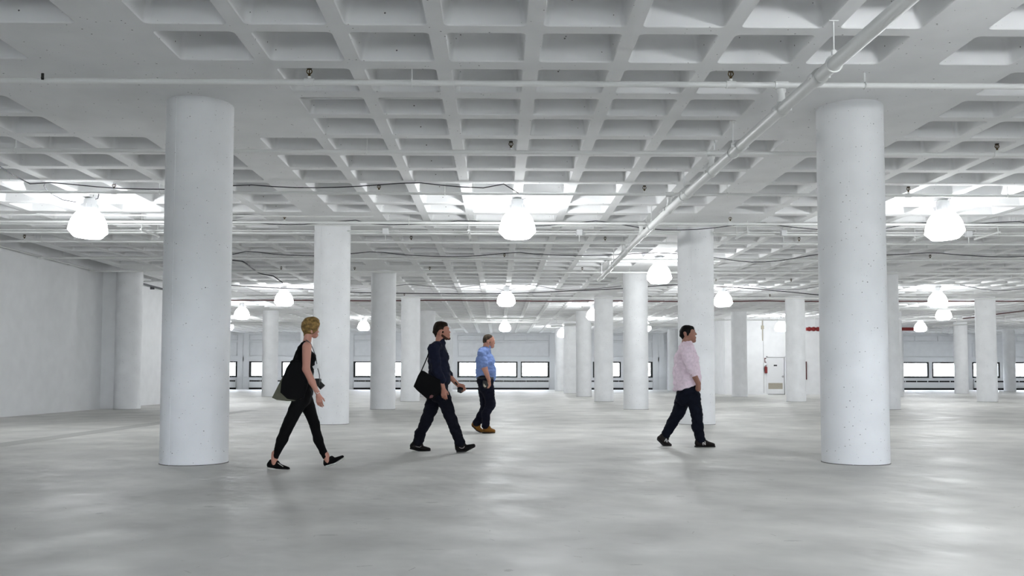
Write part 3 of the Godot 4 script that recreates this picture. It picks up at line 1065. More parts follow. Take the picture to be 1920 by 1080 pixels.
	part("tube", mb.mesh(), M.grey_cable, wq)
	for k in 3:
		mb = MB.new()
		mb.cbox(Vector3(-12.38, 4.06, -29.2 - k * 1.3), Vector3(0.14, 0.1, 0.04), 0.004)
		part("bracket", mb.mesh(), M.grey_cable, wq)
# ------------------------------------------------------------------ people
# distance field on a grid: tapered capsules joined smoothly, meshed as surface nets
class Field:
	var o: Vector3
	var h: float
	var nx: int
	var ny: int
	var nz: int
	var d := PackedFloat32Array()
	func _init(lo: Vector3, hi: Vector3, cell: float) -> void:
		o = lo
		h = cell
		nx = int((hi.x - lo.x) / h) + 2
		ny = int((hi.y - lo.y) / h) + 2
		nz = int((hi.z - lo.z) / h) + 2
		d.resize(nx * ny * nz)
		d.fill(9.0)
	func cap(a: Vector3, b: Vector3, ra: float, rb: float, k := 0.02, zs := 1.0, cutting := false) -> void:
		var m := maxf(ra, rb) + maxf(k, 0.0) + h * 3.0
		var mz := maxf(ra, rb) * zs + maxf(k, 0.0) + h * 3.0
		var x0 := clampi(int((minf(a.x, b.x) - m - o.x) / h), 0, nx - 1)
		var x1 := clampi(int((maxf(a.x, b.x) + m - o.x) / h) + 1, 0, nx - 1)
		var y0 := clampi(int((minf(a.y, b.y) - m - o.y) / h), 0, ny - 1)
		var y1 := clampi(int((maxf(a.y, b.y) + m - o.y) / h) + 1, 0, ny - 1)
		var z0 := clampi(int((minf(a.z, b.z) - mz - o.z) / h), 0, nz - 1)
		var z1 := clampi(int((maxf(a.z, b.z) + mz - o.z) / h) + 1, 0, nz - 1)
		var A := Vector3(a.x, a.y, a.z / zs)
		var B := Vector3(b.x, b.y, b.z / zs)
		var ab := B - A
		var inv := 1.0 / maxf(ab.length_squared(), 1e-9)
		var dr := rb - ra
		var sc := minf(1.0, zs)
		for z in range(z0, z1 + 1):
			var pz := (o.z + z * h) / zs
			for y in range(y0, y1 + 1):
				var i := (z * ny + y) * nx + x0
				var py := o.y + y * h
				for x in range(x0, x1 + 1):
					var p := Vector3(o.x + x * h, py, pz) - A
					var t := clampf(p.dot(ab) * inv, 0.0, 1.0)
					var e := ((p - ab * t).length() - ra - dr * t) * sc
					var c := d[i]
					if cutting:
						d[i] = maxf(c, -e)
					else:
						var g := k - absf(c - e)
						if g > 0.0: d[i] = minf(c, e) - g * g * 0.25 / k
						elif e < c: d[i] = e
					i += 1
	func clip_below(yy: float) -> void:
		for z in nz:
			for y in ny:
				var e := yy - (o.y + y * h)
				if e < -3.0 * h: break
				var i := (z * ny + y) * nx
				for x in nx:
					if d[i + x] < e: d[i + x] = e
	# keep only the side of a plane that the normal points away from
	func clip_plane(p: Vector3, n: Vector3) -> void:
		n = n.normalized()
		for z in nz:
			for y in ny:
				var i := (z * ny + y) * nx
				for x in nx:
					if d[i + x] < 1.0:
						var e := (o + Vector3(x, y, z) * h - p).dot(n)
						if e > d[i + x]: d[i + x] = e
	func nets(mb: MB, fold := 0.0, noise: FastNoiseLite = null) -> void:
		var idx := PackedInt32Array()
		idx.resize(d.size())
		idx.fill(-1)
		var vs := PackedVector3Array()
		var ns := PackedVector3Array()
		var sx := 1
		var sy := nx
		var sz := nx * ny
		var off := [0, 1, sy, sy + 1, sz, sz + 1, sz + sy, sz + sy + 1]
		var lim := 2.2 * h
		var edges := [[0, 1], [2, 3], [4, 5], [6, 7], [0, 2], [1, 3], [4, 6], [5, 7], [0, 4], [1, 5], [2, 6], [3, 7]]
		for z in nz - 1:
			for y in ny - 1:
				var i := (z * ny + y) * nx
				for x in nx - 1:
					var c0 := d[i + x]
					if c0 > lim or c0 < -lim: continue
					var q := i + x
					var s := 0
					for k in 8:
						if d[q + off[k]] < 0.0: s += 1
					if s == 0 or s == 8: continue
					var acc := Vector3.ZERO
					var cnt := 0
					for e in edges:
						var va := d[q + off[e[0]]]
						var vb := d[q + off[e[1]]]
						if (va < 0.0) == (vb < 0.0): continue
						var t := va / (va - vb)
						var pa := Vector3(e[0] & 1, (e[0] >> 1) & 1, e[0] >> 2)
						var pb := Vector3(e[1] & 1, (e[1] >> 1) & 1, e[1] >> 2)
						acc += pa.lerp(pb, t)
						cnt += 1
					var g := Vector3(
						d[q + 1] + d[q + sy + 1] + d[q + sz + 1] + d[q + sz + sy + 1] - d[q] - d[q + sy] - d[q + sz] - d[q + sz + sy],
						d[q + sy] + d[q + sy + 1] + d[q + sz + sy] + d[q + sz + sy + 1] - d[q] - d[q + 1] - d[q + sz] - d[q + sz + 1],
						d[q + sz] + d[q + sz + 1] + d[q + sz + sy] + d[q + sz + sy + 1] - d[q] - d[q + 1] - d[q + sy] - d[q + sy + 1]).normalized()
					var p := o + (Vector3(x, y, z) + acc / cnt) * h
					if fold > 0.0:
						p += g * fold * noise.get_noise_3d(p.x * 1.0, p.y * 1.6, p.z)
					idx[q] = vs.size()
					vs.append(p)
					ns.append(g)
		var tris := PackedInt32Array()
		for z in range(1, nz - 1):
			for y in range(1, ny - 1):
				var i := (z * ny + y) * nx
				for x in range(1, nx - 1):
					var q := i + x
					if idx[q] < 0 and idx[q - 1] < 0 and idx[q - sy] < 0 and idx[q - sz] < 0: continue
					var a := d[q] < 0.0
					for ax in 3:
						var st: int = [sx, sy, sz][ax]
						if (d[q + st] < 0.0) == a: continue
						var u: int = [sy, sz, sx][ax]
						var w: int = [sz, sx, sy][ax]
						var i0 := idx[q]
						var i1 := idx[q - u]
						var i2 := idx[q - u - w]
						var i3 := idx[q - w]
						if i0 < 0 or i1 < 0 or i2 < 0 or i3 < 0: continue
						if a: tris.append_array([i0, i1, i2, i0, i2, i3])
						else: tris.append_array([i0, i2, i1, i0, i3, i2])
		if fold > 0.0:      # folds change the surface: fresh normals
			ns.fill(Vector3.ZERO)
			for t in range(0, tris.size(), 3):
				var k := (vs[tris[t + 1]] - vs[tris[t]]).cross(vs[tris[t + 2]] - vs[tris[t]])
				ns[tris[t]] += k; ns[tris[t + 1]] += k; ns[tris[t + 2]] += k
			for t in ns.size(): ns[t] = ns[t].normalized()
		for t in range(0, tris.size(), 3):
			var i := tris[t]
			var j := tris[t + 1]
			var k := tris[t + 2]
			mb.tri(vs[i], vs[j], vs[k], ns[i], ns[j], ns[k])

var p_z := 0.0          # depth of the person being built
var p_o := Vector3.ZERO # foot point
var p_s := 1.0          # pixels per metre there
var folds: FastNoiseLite

func J(x: float, y: float, dz := 0.0) -> Vector3:
	return at(x, y, p_z + dz) - p_o

# caps: [x, y, dz, x, y, dz, r, r, depth scale] with x, y and r in pixels
func fill_caps(f: Field, caps: Array, k := 0.02, grow := 1.0, cutting := false) -> void:
	for c in caps:
		f.cap(J(c[0], c[1], c[2]), J(c[3], c[4], c[5]), c[6] / p_s * grow, c[7] / p_s * grow, k, c[8] if c.size() > 8 else 1.0, cutting)

func bounds(caps: Array, pad := 0.05) -> Array:
	var lo := Vector3.ONE * 99
	var hi := Vector3.ONE * -99
	for c in caps:
		for e in 2:
			var p := J(c[e * 3], c[e * 3 + 1], c[e * 3 + 2])
			var r: float = c[6 + e] / p_s
			var rz: float = r * (float(c[8]) if c.size() > 8 else 1.0)
			lo = lo.min(p - Vector3(r, r, rz)); hi = hi.max(p + Vector3(r, r, rz))
	return [lo - Vector3.ONE * pad, hi + Vector3.ONE * pad]

func caps_mesh(caps: Array, cell: float, k := 0.02, fold := 0.0, on_floor := false, planes := []) -> ArrayMesh:
	var bb := bounds(caps)
	var f := Field.new(bb[0], bb[1], cell)
	fill_caps(f, caps, k)
	if on_floor: f.clip_below(0.0)
	for q in planes: f.clip_plane(J(q[0], q[1], 0.0), q[2])
	var mb := MB.new()
	f.nets(mb, fold, folds)
	return mb.mesh()

func hand(mb: MB, w: Vector3, dd: Vector3, side: Vector3, palm: Vector3, size: float, curl: float) -> void:
	# wrist, direction of the fingers, side of the thumb, direction the palm faces
	dd = dd.normalized()
	side = (side - dd * side.dot(dd)).normalized()
	palm = (palm - dd * palm.dot(dd) - side * palm.dot(side)).normalized()
	var s := size / 0.185
	var r := Vector3.ONE * 0.16 * s
	var mid := w + dd * 0.09 * s
	var f := Field.new(mid - r, mid + r, 0.0042)
	f.cap(w - dd * 0.03 * s, w + dd * 0.02 * s, 0.027 * s, 0.025 * s, 0.012)
	var spread := [0.030, 0.010, -0.010, -0.029]
	var lens := [0.072, 0.080, 0.074, 0.058]
	for i in 4:
		var kn: Vector3 = w + dd * (0.092 - absf(i - 1.2) * 0.004) * s + side * spread[i] * s
		f.cap(w + dd * 0.02 * s + side * spread[i] * 0.6 * s, kn, 0.015 * s, 0.0115 * s, 0.012)
		var c1 := curl * (0.8 + 0.08 * i)
		var d1 := dd * cos(c1) + palm * sin(c1)
		var d2 := dd * cos(c1 * 2.1) + palm * sin(c1 * 2.1)
		var d3 := dd * cos(c1 * 2.9) + palm * sin(c1 * 2.9)
		var L: float = lens[i] * s
		var k1 := kn + d1 * L * 0.45
		var k2 := k1 + d2 * L * 0.32
		f.cap(kn, k1, 0.0098 * s, 0.0088 * s, 0.003)
		f.cap(k1, k2, 0.0088 * s, 0.0080 * s, 0.003)
		f.cap(k2, k2 + d3 * L * 0.25, 0.0080 * s, 0.0068 * s, 0.003)
	var t0 := w + dd * 0.028 * s + side * 0.026 * s
	var t1 := t0 + (dd * 0.75 + side * 0.55 + palm * 0.35).normalized() * 0.042 * s
	var t2 := t1 + (dd * 0.95 + side * 0.15 + palm * 0.4).normalized() * 0.032 * s
	f.cap(w + dd * 0.01 * s + side * 0.012 * s, t0, 0.016 * s, 0.013 * s, 0.01)
	f.cap(t0, t1, 0.0125 * s, 0.0098 * s, 0.006)
	f.cap(t1, t2, 0.0098 * s, 0.0080 * s, 0.003)
	f.nets(mb)

func cloth(called: String, col: Color, rough := 0.85, vary := 0.05) -> StandardMaterial3D:
	var m := mat(called, col, rough, 0.0, 0.25)
	var t := noise_tex(0.05, 3, col * (1.0 - vary), Color(minf(col.r * (1 + vary), 1), minf(col.g * (1 + vary), 1), minf(col.b * (1 + vary), 1)), hash(called) % 1000, 128)
	tri_map(m, t, 2.5, false)
	return m

func start_person(label: String, z: float, px: float, py: float) -> Node3D:
	p_z = z
	p_o = at(px, py, z)
	p_o.y = 0.0
	p_s = FOCAL / -z
	return thing("person", label, "person", p_o, "people walking across the floor")

# the body: one skin mesh with head and hands of a finer grain
func body(o: Node3D, skin: Material, caps: Array, under: Array, head: Array, hands: Array) -> void:
	var all := caps + under
	var bb := bounds(all)
	var f := Field.new(bb[0], bb[1], 0.0125)
	fill_caps(f, under, 0.02, 0.82)
	fill_caps(f, caps, 0.015)
	var mb := MB.new()
	f.nets(mb)
	bb = bounds(head, 0.03)
	f = Field.new(bb[0], bb[1], 0.0048)
	fill_caps(f, head, 0.012)
	f.nets(mb)
	for hd in hands: hand(mb, hd[0], hd[1], hd[2], hd[3], hd[4], hd[5])
	part("body", mb.mesh(), skin, o)

func shoe(o: Node3D, called: String, caps: Array, sole: Array, m: Material, ms: Material) -> MeshInstance3D:
	var s := part(called, caps_mesh(caps, 0.0065, 0.012, 0.0, true), m, o)
	part("sole", caps_mesh(sole, 0.0055, 0.008, 0.0, true), ms, s)
	return s

# flat soft bag: outline in pixels, given a rounded thickness
func pouch(outline: Array, dz: float, thick: float) -> ArrayMesh:
	var mb := MB.new()
	var n := outline.size()
	var c := Vector3.ZERO
	for q in outline: c += J(q[0], q[1], dz) / n
	var layers := [[-0.5, 0.90], [-0.36, 0.985], [0.0, 1.0], [0.36, 0.985], [0.5, 0.90]]
	var rings := []
	for l in layers:
		var ring: Array[Vector3] = []
		for q in outline:
			var p := J(q[0], q[1], dz)
			p = c + (p - c) * l[1]
			p.z += l[0] * thick
			ring.append(p)
		rings.append(ring)
	var nr := func(p: Vector3, l: float) -> Vector3:
		var v := (p - c)
		v.z = 0
		return (v.normalized() * (1.0 - absf(l) * 1.6) + Vector3(0, 0, signf(l) * absf(l) * 2.0)).normalized()
	for j in 4:
		for k in n:
			var k2 := (k + 1) % n
			mb.quadn(rings[j][k], rings[j][k2], rings[j + 1][k2], rings[j + 1][k], nr.call(rings[j][k], layers[j][0]), nr.call(rings[j][k2], layers[j][0]), nr.call(rings[j + 1][k2], layers[j + 1][0]), nr.call(rings[j + 1][k], layers[j + 1][0]))
	for k in n:
		var k2 := (k + 1) % n
		var f := Vector3(0, 0, 1)
		mb.tri(c + Vector3(0, 0, thick * 0.58), rings[4][k], rings[4][k2], f, f, f)
		mb.tri(c - Vector3(0, 0, thick * 0.58), rings[0][k2], rings[0][k], -f, -f, -f)
	return mb.mesh()

func strap(pts: Array, w: float) -> ArrayMesh:
	var mb := MB.new()
	var q := []
	for p in pts: q.append(J(p[0], p[1], p[2]))
	mb.tube(q, w, 6)
	return mb.mesh()

func build_people() -> void:
	folds = FastNoiseLite.new()
	folds.seed = 9
	folds.frequency = 7.5
	folds.fractal_octaves = 2
	woman()
	navy_man()
	blue_man()
	pink_man()

func woman() -> void:
	var o := start_person("woman in a black tank top and black leggings, head turned away, striding with a tote", -9.68, 568, 880)
	var skin := mat("skin_woman", Color(0.70, 0.50, 0.43), 0.55)
	var top := cloth("black_top", Color(0.045, 0.045, 0.055))
	var leg := cloth("black_leggings", Color(0.035, 0.035, 0.042))
	var hair := cloth("blond_hair", Color(0.50, 0.40, 0.24), 0.6, 0.35)
	var blk := cloth("black_canvas", Color(0.04, 0.04, 0.045))
	var legs := [[568, 737, -0.06, 568, 737, 0.06, 16, 16, 1.0], [567, 748, -0.06, 567, 748, 0.06, 14.5, 14.5, 1.0],
		[562, 752, 0.08, 537, 805, 0.09, 14.5, 10.5], [537, 805, 0.09, 529, 824, 0.09, 10.5, 9.6], [529, 824, 0.09, 516.5, 856, 0.09, 9.6, 6.2],
		[574, 752, -0.08, 589.5, 795, -0.10, 14, 9.3], [589.5, 795, -0.10, 596.5, 824, -0.11, 9.3, 8.6], [596.5, 824, -0.11, 610, 856, -0.11, 8.6, 6.2]]
	var tops := [[571, 655, 0.0, 571.5, 678, 0.0, 12.5, 17.5, 1.55], [571.5, 678, 0.0, 569, 708, 0.0, 17.5, 17, 1.45], [569, 708, 0.0, 568, 736, 0.0, 17, 18, 1.45],
		[569, 646, -0.10, 571, 660, -0.09, 6, 9], [571, 646, 0.10, 572, 660, 0.09, 6, 9], [584, 671, -0.07, 584, 671, 0.07, 9, 9]]
	var arms := [[577.5, 633, -0.01, 574.5, 645, 0.0, 6.8, 8.0], [572, 648, -0.13, 575, 648, 0.13, 7, 7],
		[575.5, 650, 0.17, 574, 692, 0.225, 8.6, 6.9], [574, 692, 0.225, 585, 716, 0.235, 6.9, 6.2], [585, 716, 0.235, 596, 738, 0.24, 6.2, 4.1],
		[572, 650, -0.17, 566, 692, -0.23, 8.2, 6.6], [566, 692, -0.23, 574, 728, -0.24, 6.4, 4.0],
		[515, 850, 0.09, 514, 870, 0.09, 5.8, 6.2], [611, 852, -0.11, 615, 866, -0.11, 5.8, 6.2]]
	var head := [[583, 611, -0.005, 583, 611, -0.005, 15.2, 15.2, 0.82], [586, 618, -0.02, 590, 628, -0.035, 10.5, 6.2, 0.9], [578, 627, 0.0, 576, 640, 0.0, 7.0, 7.4],
		[595, 619.5, -0.055, 596.6, 622.2, -0.062, 1.6, 1.7], [594, 627, -0.05, 595, 628, -0.052, 2.0, 2.0], [583.5, 619, 0.062, 584.5, 623.5, 0.060, 2.6, 1.9, 0.5]]
	body(o, skin, arms, legs + tops.slice(0, 3), head, [[J(596.5, 740, 0.24), J(600, 760, 0.235) - J(596.5, 740, 0.24), Vector3(1, 0, 0.1), Vector3(-0.3, 0, -1), 0.165, 0.38], [J(574, 730, -0.24), Vector3(0.3, -1, 0), Vector3(1, 0, 0), Vector3(0, 0, 1), 0.16, 0.4]])
	var t := part("tank_top", caps_mesh(tops, 0.0115, 0.02, 0.012), top, o)
	part("leggings", caps_mesh(legs, 0.0115, 0.025, 0.005), leg, o)
	part("hair", caps_mesh([[581.5, 610.5, 0.0, 581.5, 610.5, 0.0, 16.6, 16.6, 0.86], [577, 619, 0.01, 575, 627, 0.0, 10.5, 6.0, 0.95], [588, 606, -0.02, 588, 606, -0.02, 11.5, 11.5, 0.95], [584, 616, 0.045, 583, 622, 0.045, 4.5, 3.0, 0.6]], 0.006, 0.02, 0.008), hair, o)
	var wsole := mat("white_rubber", Color(0.80, 0.80, 0.78), 0.6)
	var s1 := shoe(o, "sneaker", [[507, 871.5, 0.09, 521, 874.5, 0.09, 6.6, 6.6, 0.9], [521, 874.5, 0.09, 540, 879, 0.09, 6.0, 3.6, 1.2], [509, 866, 0.09, 519, 868, 0.09, 5.0, 5.0, 0.9]],
		[[503.5, 877.5, 0.09, 522, 880.5, 0.09, 2.3, 2.3, 3.2], [522, 880.5, 0.09, 543, 881.6, 0.09, 2.3, 2.1, 3.2]], blk, wsole)
	part("laces", strap([[521, 868, 0.125], [525, 871, 0.13], [528, 873, 0.125], [531, 875, 0.12]], 0.0035), wsole, s1)
	shoe(o, "sneaker", [[612.5, 868.5, -0.11, 625, 864.5, -0.11, 6.4, 6.2, 0.9], [625, 864.5, -0.11, 642, 856.5, -0.11, 5.8, 3.0, 1.2], [611, 864, -0.11, 622, 859, -0.11, 4.5, 4.5, 0.9]],
		[[612, 873.8, -0.11, 628, 869, -0.11, 2.1, 2.1, 3.2], [628, 869.6, -0.11, 645, 859, -0.11, 2.1, 1.9, 3.2]], blk, wsole)
	part("bracelet", strap([[591.5, 735.5, 0.255], [595, 738, 0.27], [599.5, 735.5, 0.25], [595, 734, 0.22], [591.5, 735.5, 0.255]], 0.004), wsole, o)
	# tote bag on the shoulder
	var b := thing("tote_bag", "black and olive grey tote bag hanging at the back of the woman in black", "bag", p_o)
	var olive := cloth("olive_canvas", Color(0.36, 0.36, 0.31))
	part("canvas", pouch([[548, 680], [537, 695], [522, 724], [511, 746], [520, 750], [538, 752], [553, 752], [566, 748], [570, 720], [566, 688]], 0.13, 0.10), olive, b)
	part("jacket", pouch([[548, 675], [538, 690], [529, 716], [527, 736], [540, 748], [556, 751], [570, 746], [577, 720], [576, 690], [566, 676]], 0.15, 0.12), blk, b)
	part("strap", strap([[549, 680, 0.16], [556, 660, 0.18], [566, 644, 0.13], [571, 640.5, 0.10], [576, 645, 0.10], [580, 668, 0.13], [575, 690, 0.15]], 0.012), blk, b)
	# camera on a neck strap
	var c := thing("camera_on_strap", "small black camera hanging in front of the woman in black", "camera", p_o)
	var cb := MB.new()
	cb.cbox(J(596, 717, 0.02), Vector3(0.055, 0.085, 0.12), 0.008)
	part("camera_body", cb.mesh(), M.black, c)
	cb = MB.new()
	cb.tube([J(598, 719, 0.02), J(605, 726.5, 0.02)], [0.032, 0.035], 16)
	part("lens_barrel", cb.mesh(), M.black, c)
	part("neck_strap", strap([[572, 636.5, 0.03], [578, 640, 0.06], [583, 645, 0.06], [591, 665, 0.05], [595.5, 690, 0.03], [599, 703, 0.03], [599, 713, 0.04]], 0.005), M.grey_cable, c)
	cb = MB.new()
	cb.cbox(J(592, 688, 0.06), Vector3(0.06, 0.045, 0.004), 0.001, Basis(Vector3(0, 0, 1), 0.5))
	part("paper_tag", cb.mesh(), M.white_metal, c)

func navy_man() -> void:
	var o := start_person("man in a navy shirt and dark jeans looking up, messenger bag at his hip", -11.84, 822, 846)
	var skin := mat("skin_navy_man", Color(0.66, 0.45, 0.37), 0.55)
	var shirt := cloth("navy_shirt", Color(0.085, 0.10, 0.165))
	var jean := cloth("dark_jeans", Color(0.055, 0.06, 0.10))
	var hair := cloth("dark_brown_hair", Color(0.13, 0.095, 0.065), 0.6, 0.35)
	var blk := cloth("black_nylon", Color(0.035, 0.035, 0.04))
	var legs := [[823, 724, -0.08, 823, 724, 0.08, 17, 17, 1.0], [822, 738, -0.08, 822, 738, 0.08, 16.5, 16.5, 1.0],
		[816, 744, -0.10, 800, 788, -0.11, 15, 11], [800, 788, -0.11, 788, 812, -0.11, 11, 9.8], [788, 812, -0.11, 784, 828, -0.11, 9.8, 10],
		[831, 744, 0.10, 845, 783, 0.11, 14.5, 10.3], [845, 783, 0.11, 854, 806, 0.11, 10.3, 9.8], [854, 806, 0.11, 862, 828, 0.11, 9.8, 10.2]]
	var tops := [[822, 654, 0.0, 822, 672, 0.0, 14, 19, 1.35], [822, 672, 0.0, 824, 698, 0.0, 19, 19.5, 1.25], [824, 698, 0.0, 825, 712, 0.0, 19.5, 19, 1.25],
		[817, 650, -0.14, 819, 650, 0.14, 9.5, 9.5], [827, 640, 0.0, 825, 645, 0.0, 8.4, 9.5, 1.05], [833, 645, 0.0, 829, 644, 0.0, 3, 4],
		[813, 654, 0.20, 818, 692, 0.25, 11, 9.2], [818, 692, 0.25, 829, 713, 0.25, 9.2, 7.2],
		[818, 654, -0.20, 827, 690, -0.24, 10.5, 9], [827, 690, -0.24, 843, 703, -0.23, 9, 7]]
	var arms := [[818, 692, 0.25, 831, 727, 0.25, 6.8, 4.2], [827, 690, -0.24, 858, 721, -0.20, 6.6, 4.0], [826, 634, 0.0, 824, 648, 0.0, 7.5, 8.5]]
	var head := [[827.5, 618, 0, 827.5, 618, 0, 13.8, 13.8, 0.80], [832, 622, 0, 837, 631, 0, 10.5, 6.5, 0.85], [840, 634, 0, 841, 634.5, 0, 3.2, 3.0, 1.1], [825, 630, 0, 824, 645, 0, 7.8, 8.0],
		[839, 618.5, 0, 842.8, 623, 0, 1.7, 1.9], [840, 615.5, -0.03, 840, 615.5, 0.03, 2.0, 2.0], [841.5, 628, -0.01, 841.5, 628, 0.01, 2.4, 2.4], [825.5, 622.5, 0.078, 826, 628.5, 0.076, 2.9, 1.9, 0.5], [825.5, 622.5, -0.078, 826, 628.5, -0.076, 2.9, 1.9, 0.5]]
	body(o, skin, arms, legs + tops.slice(0, 4), head, [[J(831, 728, 0.25), Vector3(0.12, -1, 0), Vector3(1, 0, 0.1), Vector3(-0.2, 0, -1), 0.185, 0.42], [J(858.5, 721.5, -0.20), Vector3(0.8, -0.6, 0), Vector3(0.5, 0.7, 0.2), Vector3(-0.4, -0.8, 0.2), 0.18, 0.7]])
	part("shirt", caps_mesh(tops, 0.0115, 0.022, 0.016), shirt, o)
	part("jeans", caps_mesh(legs, 0.0115, 0.025, 0.014), jean, o)
	part("hair", caps_mesh([[825.8, 615.5, 0, 825.8, 615.5, 0, 14.0, 14.0, 0.83], [831, 610.5, 0, 833, 609.5, 0, 8.5, 6.5, 1.1], [819, 623, 0, 819.5, 629, 0, 8.0, 4.5, 1.0], [829.5, 618, 0.066, 829.5, 622, 0.068, 2.6, 2.0, 0.5], [839.5, 615.8, 0.025, 842, 616.6, 0.012, 1.0, 0.8]], 0.0055, 0.018, 0.006), hair, o)
	part("beard", caps_mesh([[829, 629, 0.055, 837, 635, 0.026, 2.2, 2.4, 0.7], [837, 635, 0.026, 842, 634.8, 0.0, 2.4, 2.5], [829, 629, -0.055, 837, 635, -0.026, 2.2, 2.4, 0.7], [837, 635, -0.026, 842, 634.8, 0.0, 2.4, 2.5]], 0.005, 0.01), cloth("stubble", Color(0.27, 0.18, 0.14)), o)
	part("eye", caps_mesh([[839.2, 618.6, 0.033, 840.2, 618.7, 0.030, 1.0, 0.8]], 0.0035, 0.002), M.black, o)
	var tan := cloth("dark_running_shoe", Color(0.07, 0.06, 0.06), 0.6)
	var rub := mat("dark_rubber", Color(0.05, 0.045, 0.045), 0.7)
	var s1 := shoe(o, "running_shoe", [[775, 836, -0.11, 789, 840, -0.11, 6.6, 6.2, 0.9], [789, 840, -0.11, 804, 842.5, -0.11, 5.4, 3.6, 1.2], [778, 831, -0.11, 788, 834, -0.11, 5.5, 5.5, 0.9]],
		[[770, 840.5, -0.11, 788, 845, -0.11, 1.8, 1.8, 3.4], [788, 845, -0.11, 806, 845, -0.11, 1.8, 1.6, 3.4]], tan, rub)
	var s2 := shoe(o, "running_shoe", [[860, 840, 0.11, 872, 840, 0.11, 6.8, 6.2, 0.9], [872, 840, 0.11, 888, 835.5, 0.11, 5.8, 3.4, 1.2], [858, 835, 0.11, 868, 834, 0.11, 5.5, 5.5, 0.9]],
		[[857, 846.5, 0.11, 873, 845.5, 0.11, 1.8, 1.8, 3.4], [873, 845.5, 0.11, 890, 837, 0.11, 1.8, 1.5, 3.4]], tan, rub)
	var pale := mat("pale_logo", Color(0.62, 0.58, 0.58), 0.6)
	part("curved_logo", strap([[779, 836.5, -0.062], [783, 838, -0.060], [787, 838.5, -0.062], [790, 836.5, -0.066]], 0.005), pale, s1)
	part("curved_logo", strap([[861, 839, 0.160], [865, 840.5, 0.162], [869, 840, 0.160], [871, 837, 0.154]], 0.005), pale, s2)
	part("watch", strap([[853.5, 716.5, -0.175], [856.5, 720, -0.165], [858, 722.5, -0.20], [856, 716.5, -0.225], [853.5, 716.5, -0.175]], 0.011), M.black, o)
	var b := thing("messenger_bag", "black messenger bag slung behind the hip of the man in navy", "bag", p_o)
	part("bag_body", pouch([[790, 694], [784, 704], [775.5, 724.5], [782, 732], [803, 750], [813, 747], [827, 737], [826, 712], [805, 702], [796, 696]], 0.27, 0.11), blk, b)
	part("red_patch", pouch([[806, 742], [805, 747], [811, 746], [813, 742], [810, 740]], 0.322, 0.02), M.dark_red, b)
	part("shoulder_strap", strap([[790.5, 694.5, 0.27], [796, 682, 0.20], [801, 670, 0.12], [806, 655, 0.02], [816, 642, -0.08], [828, 648, -0.12]], 0.008), blk, b)
	var c := thing("black_pouch", "small black pouch held low in the far hand of the man in navy", "pouch", p_o)
	part("pouch_body", pouch([[857.5, 727], [857.5, 735], [864, 737.5], [868.5, 735], [868.5, 727.5], [862, 725.5]], -0.20, 0.04), M.black, c)
	part("flap", pouch([[858, 726.5], [858.5, 730], [868, 730], [868, 727], [862, 725.2]], -0.18, 0.012), blk, c)

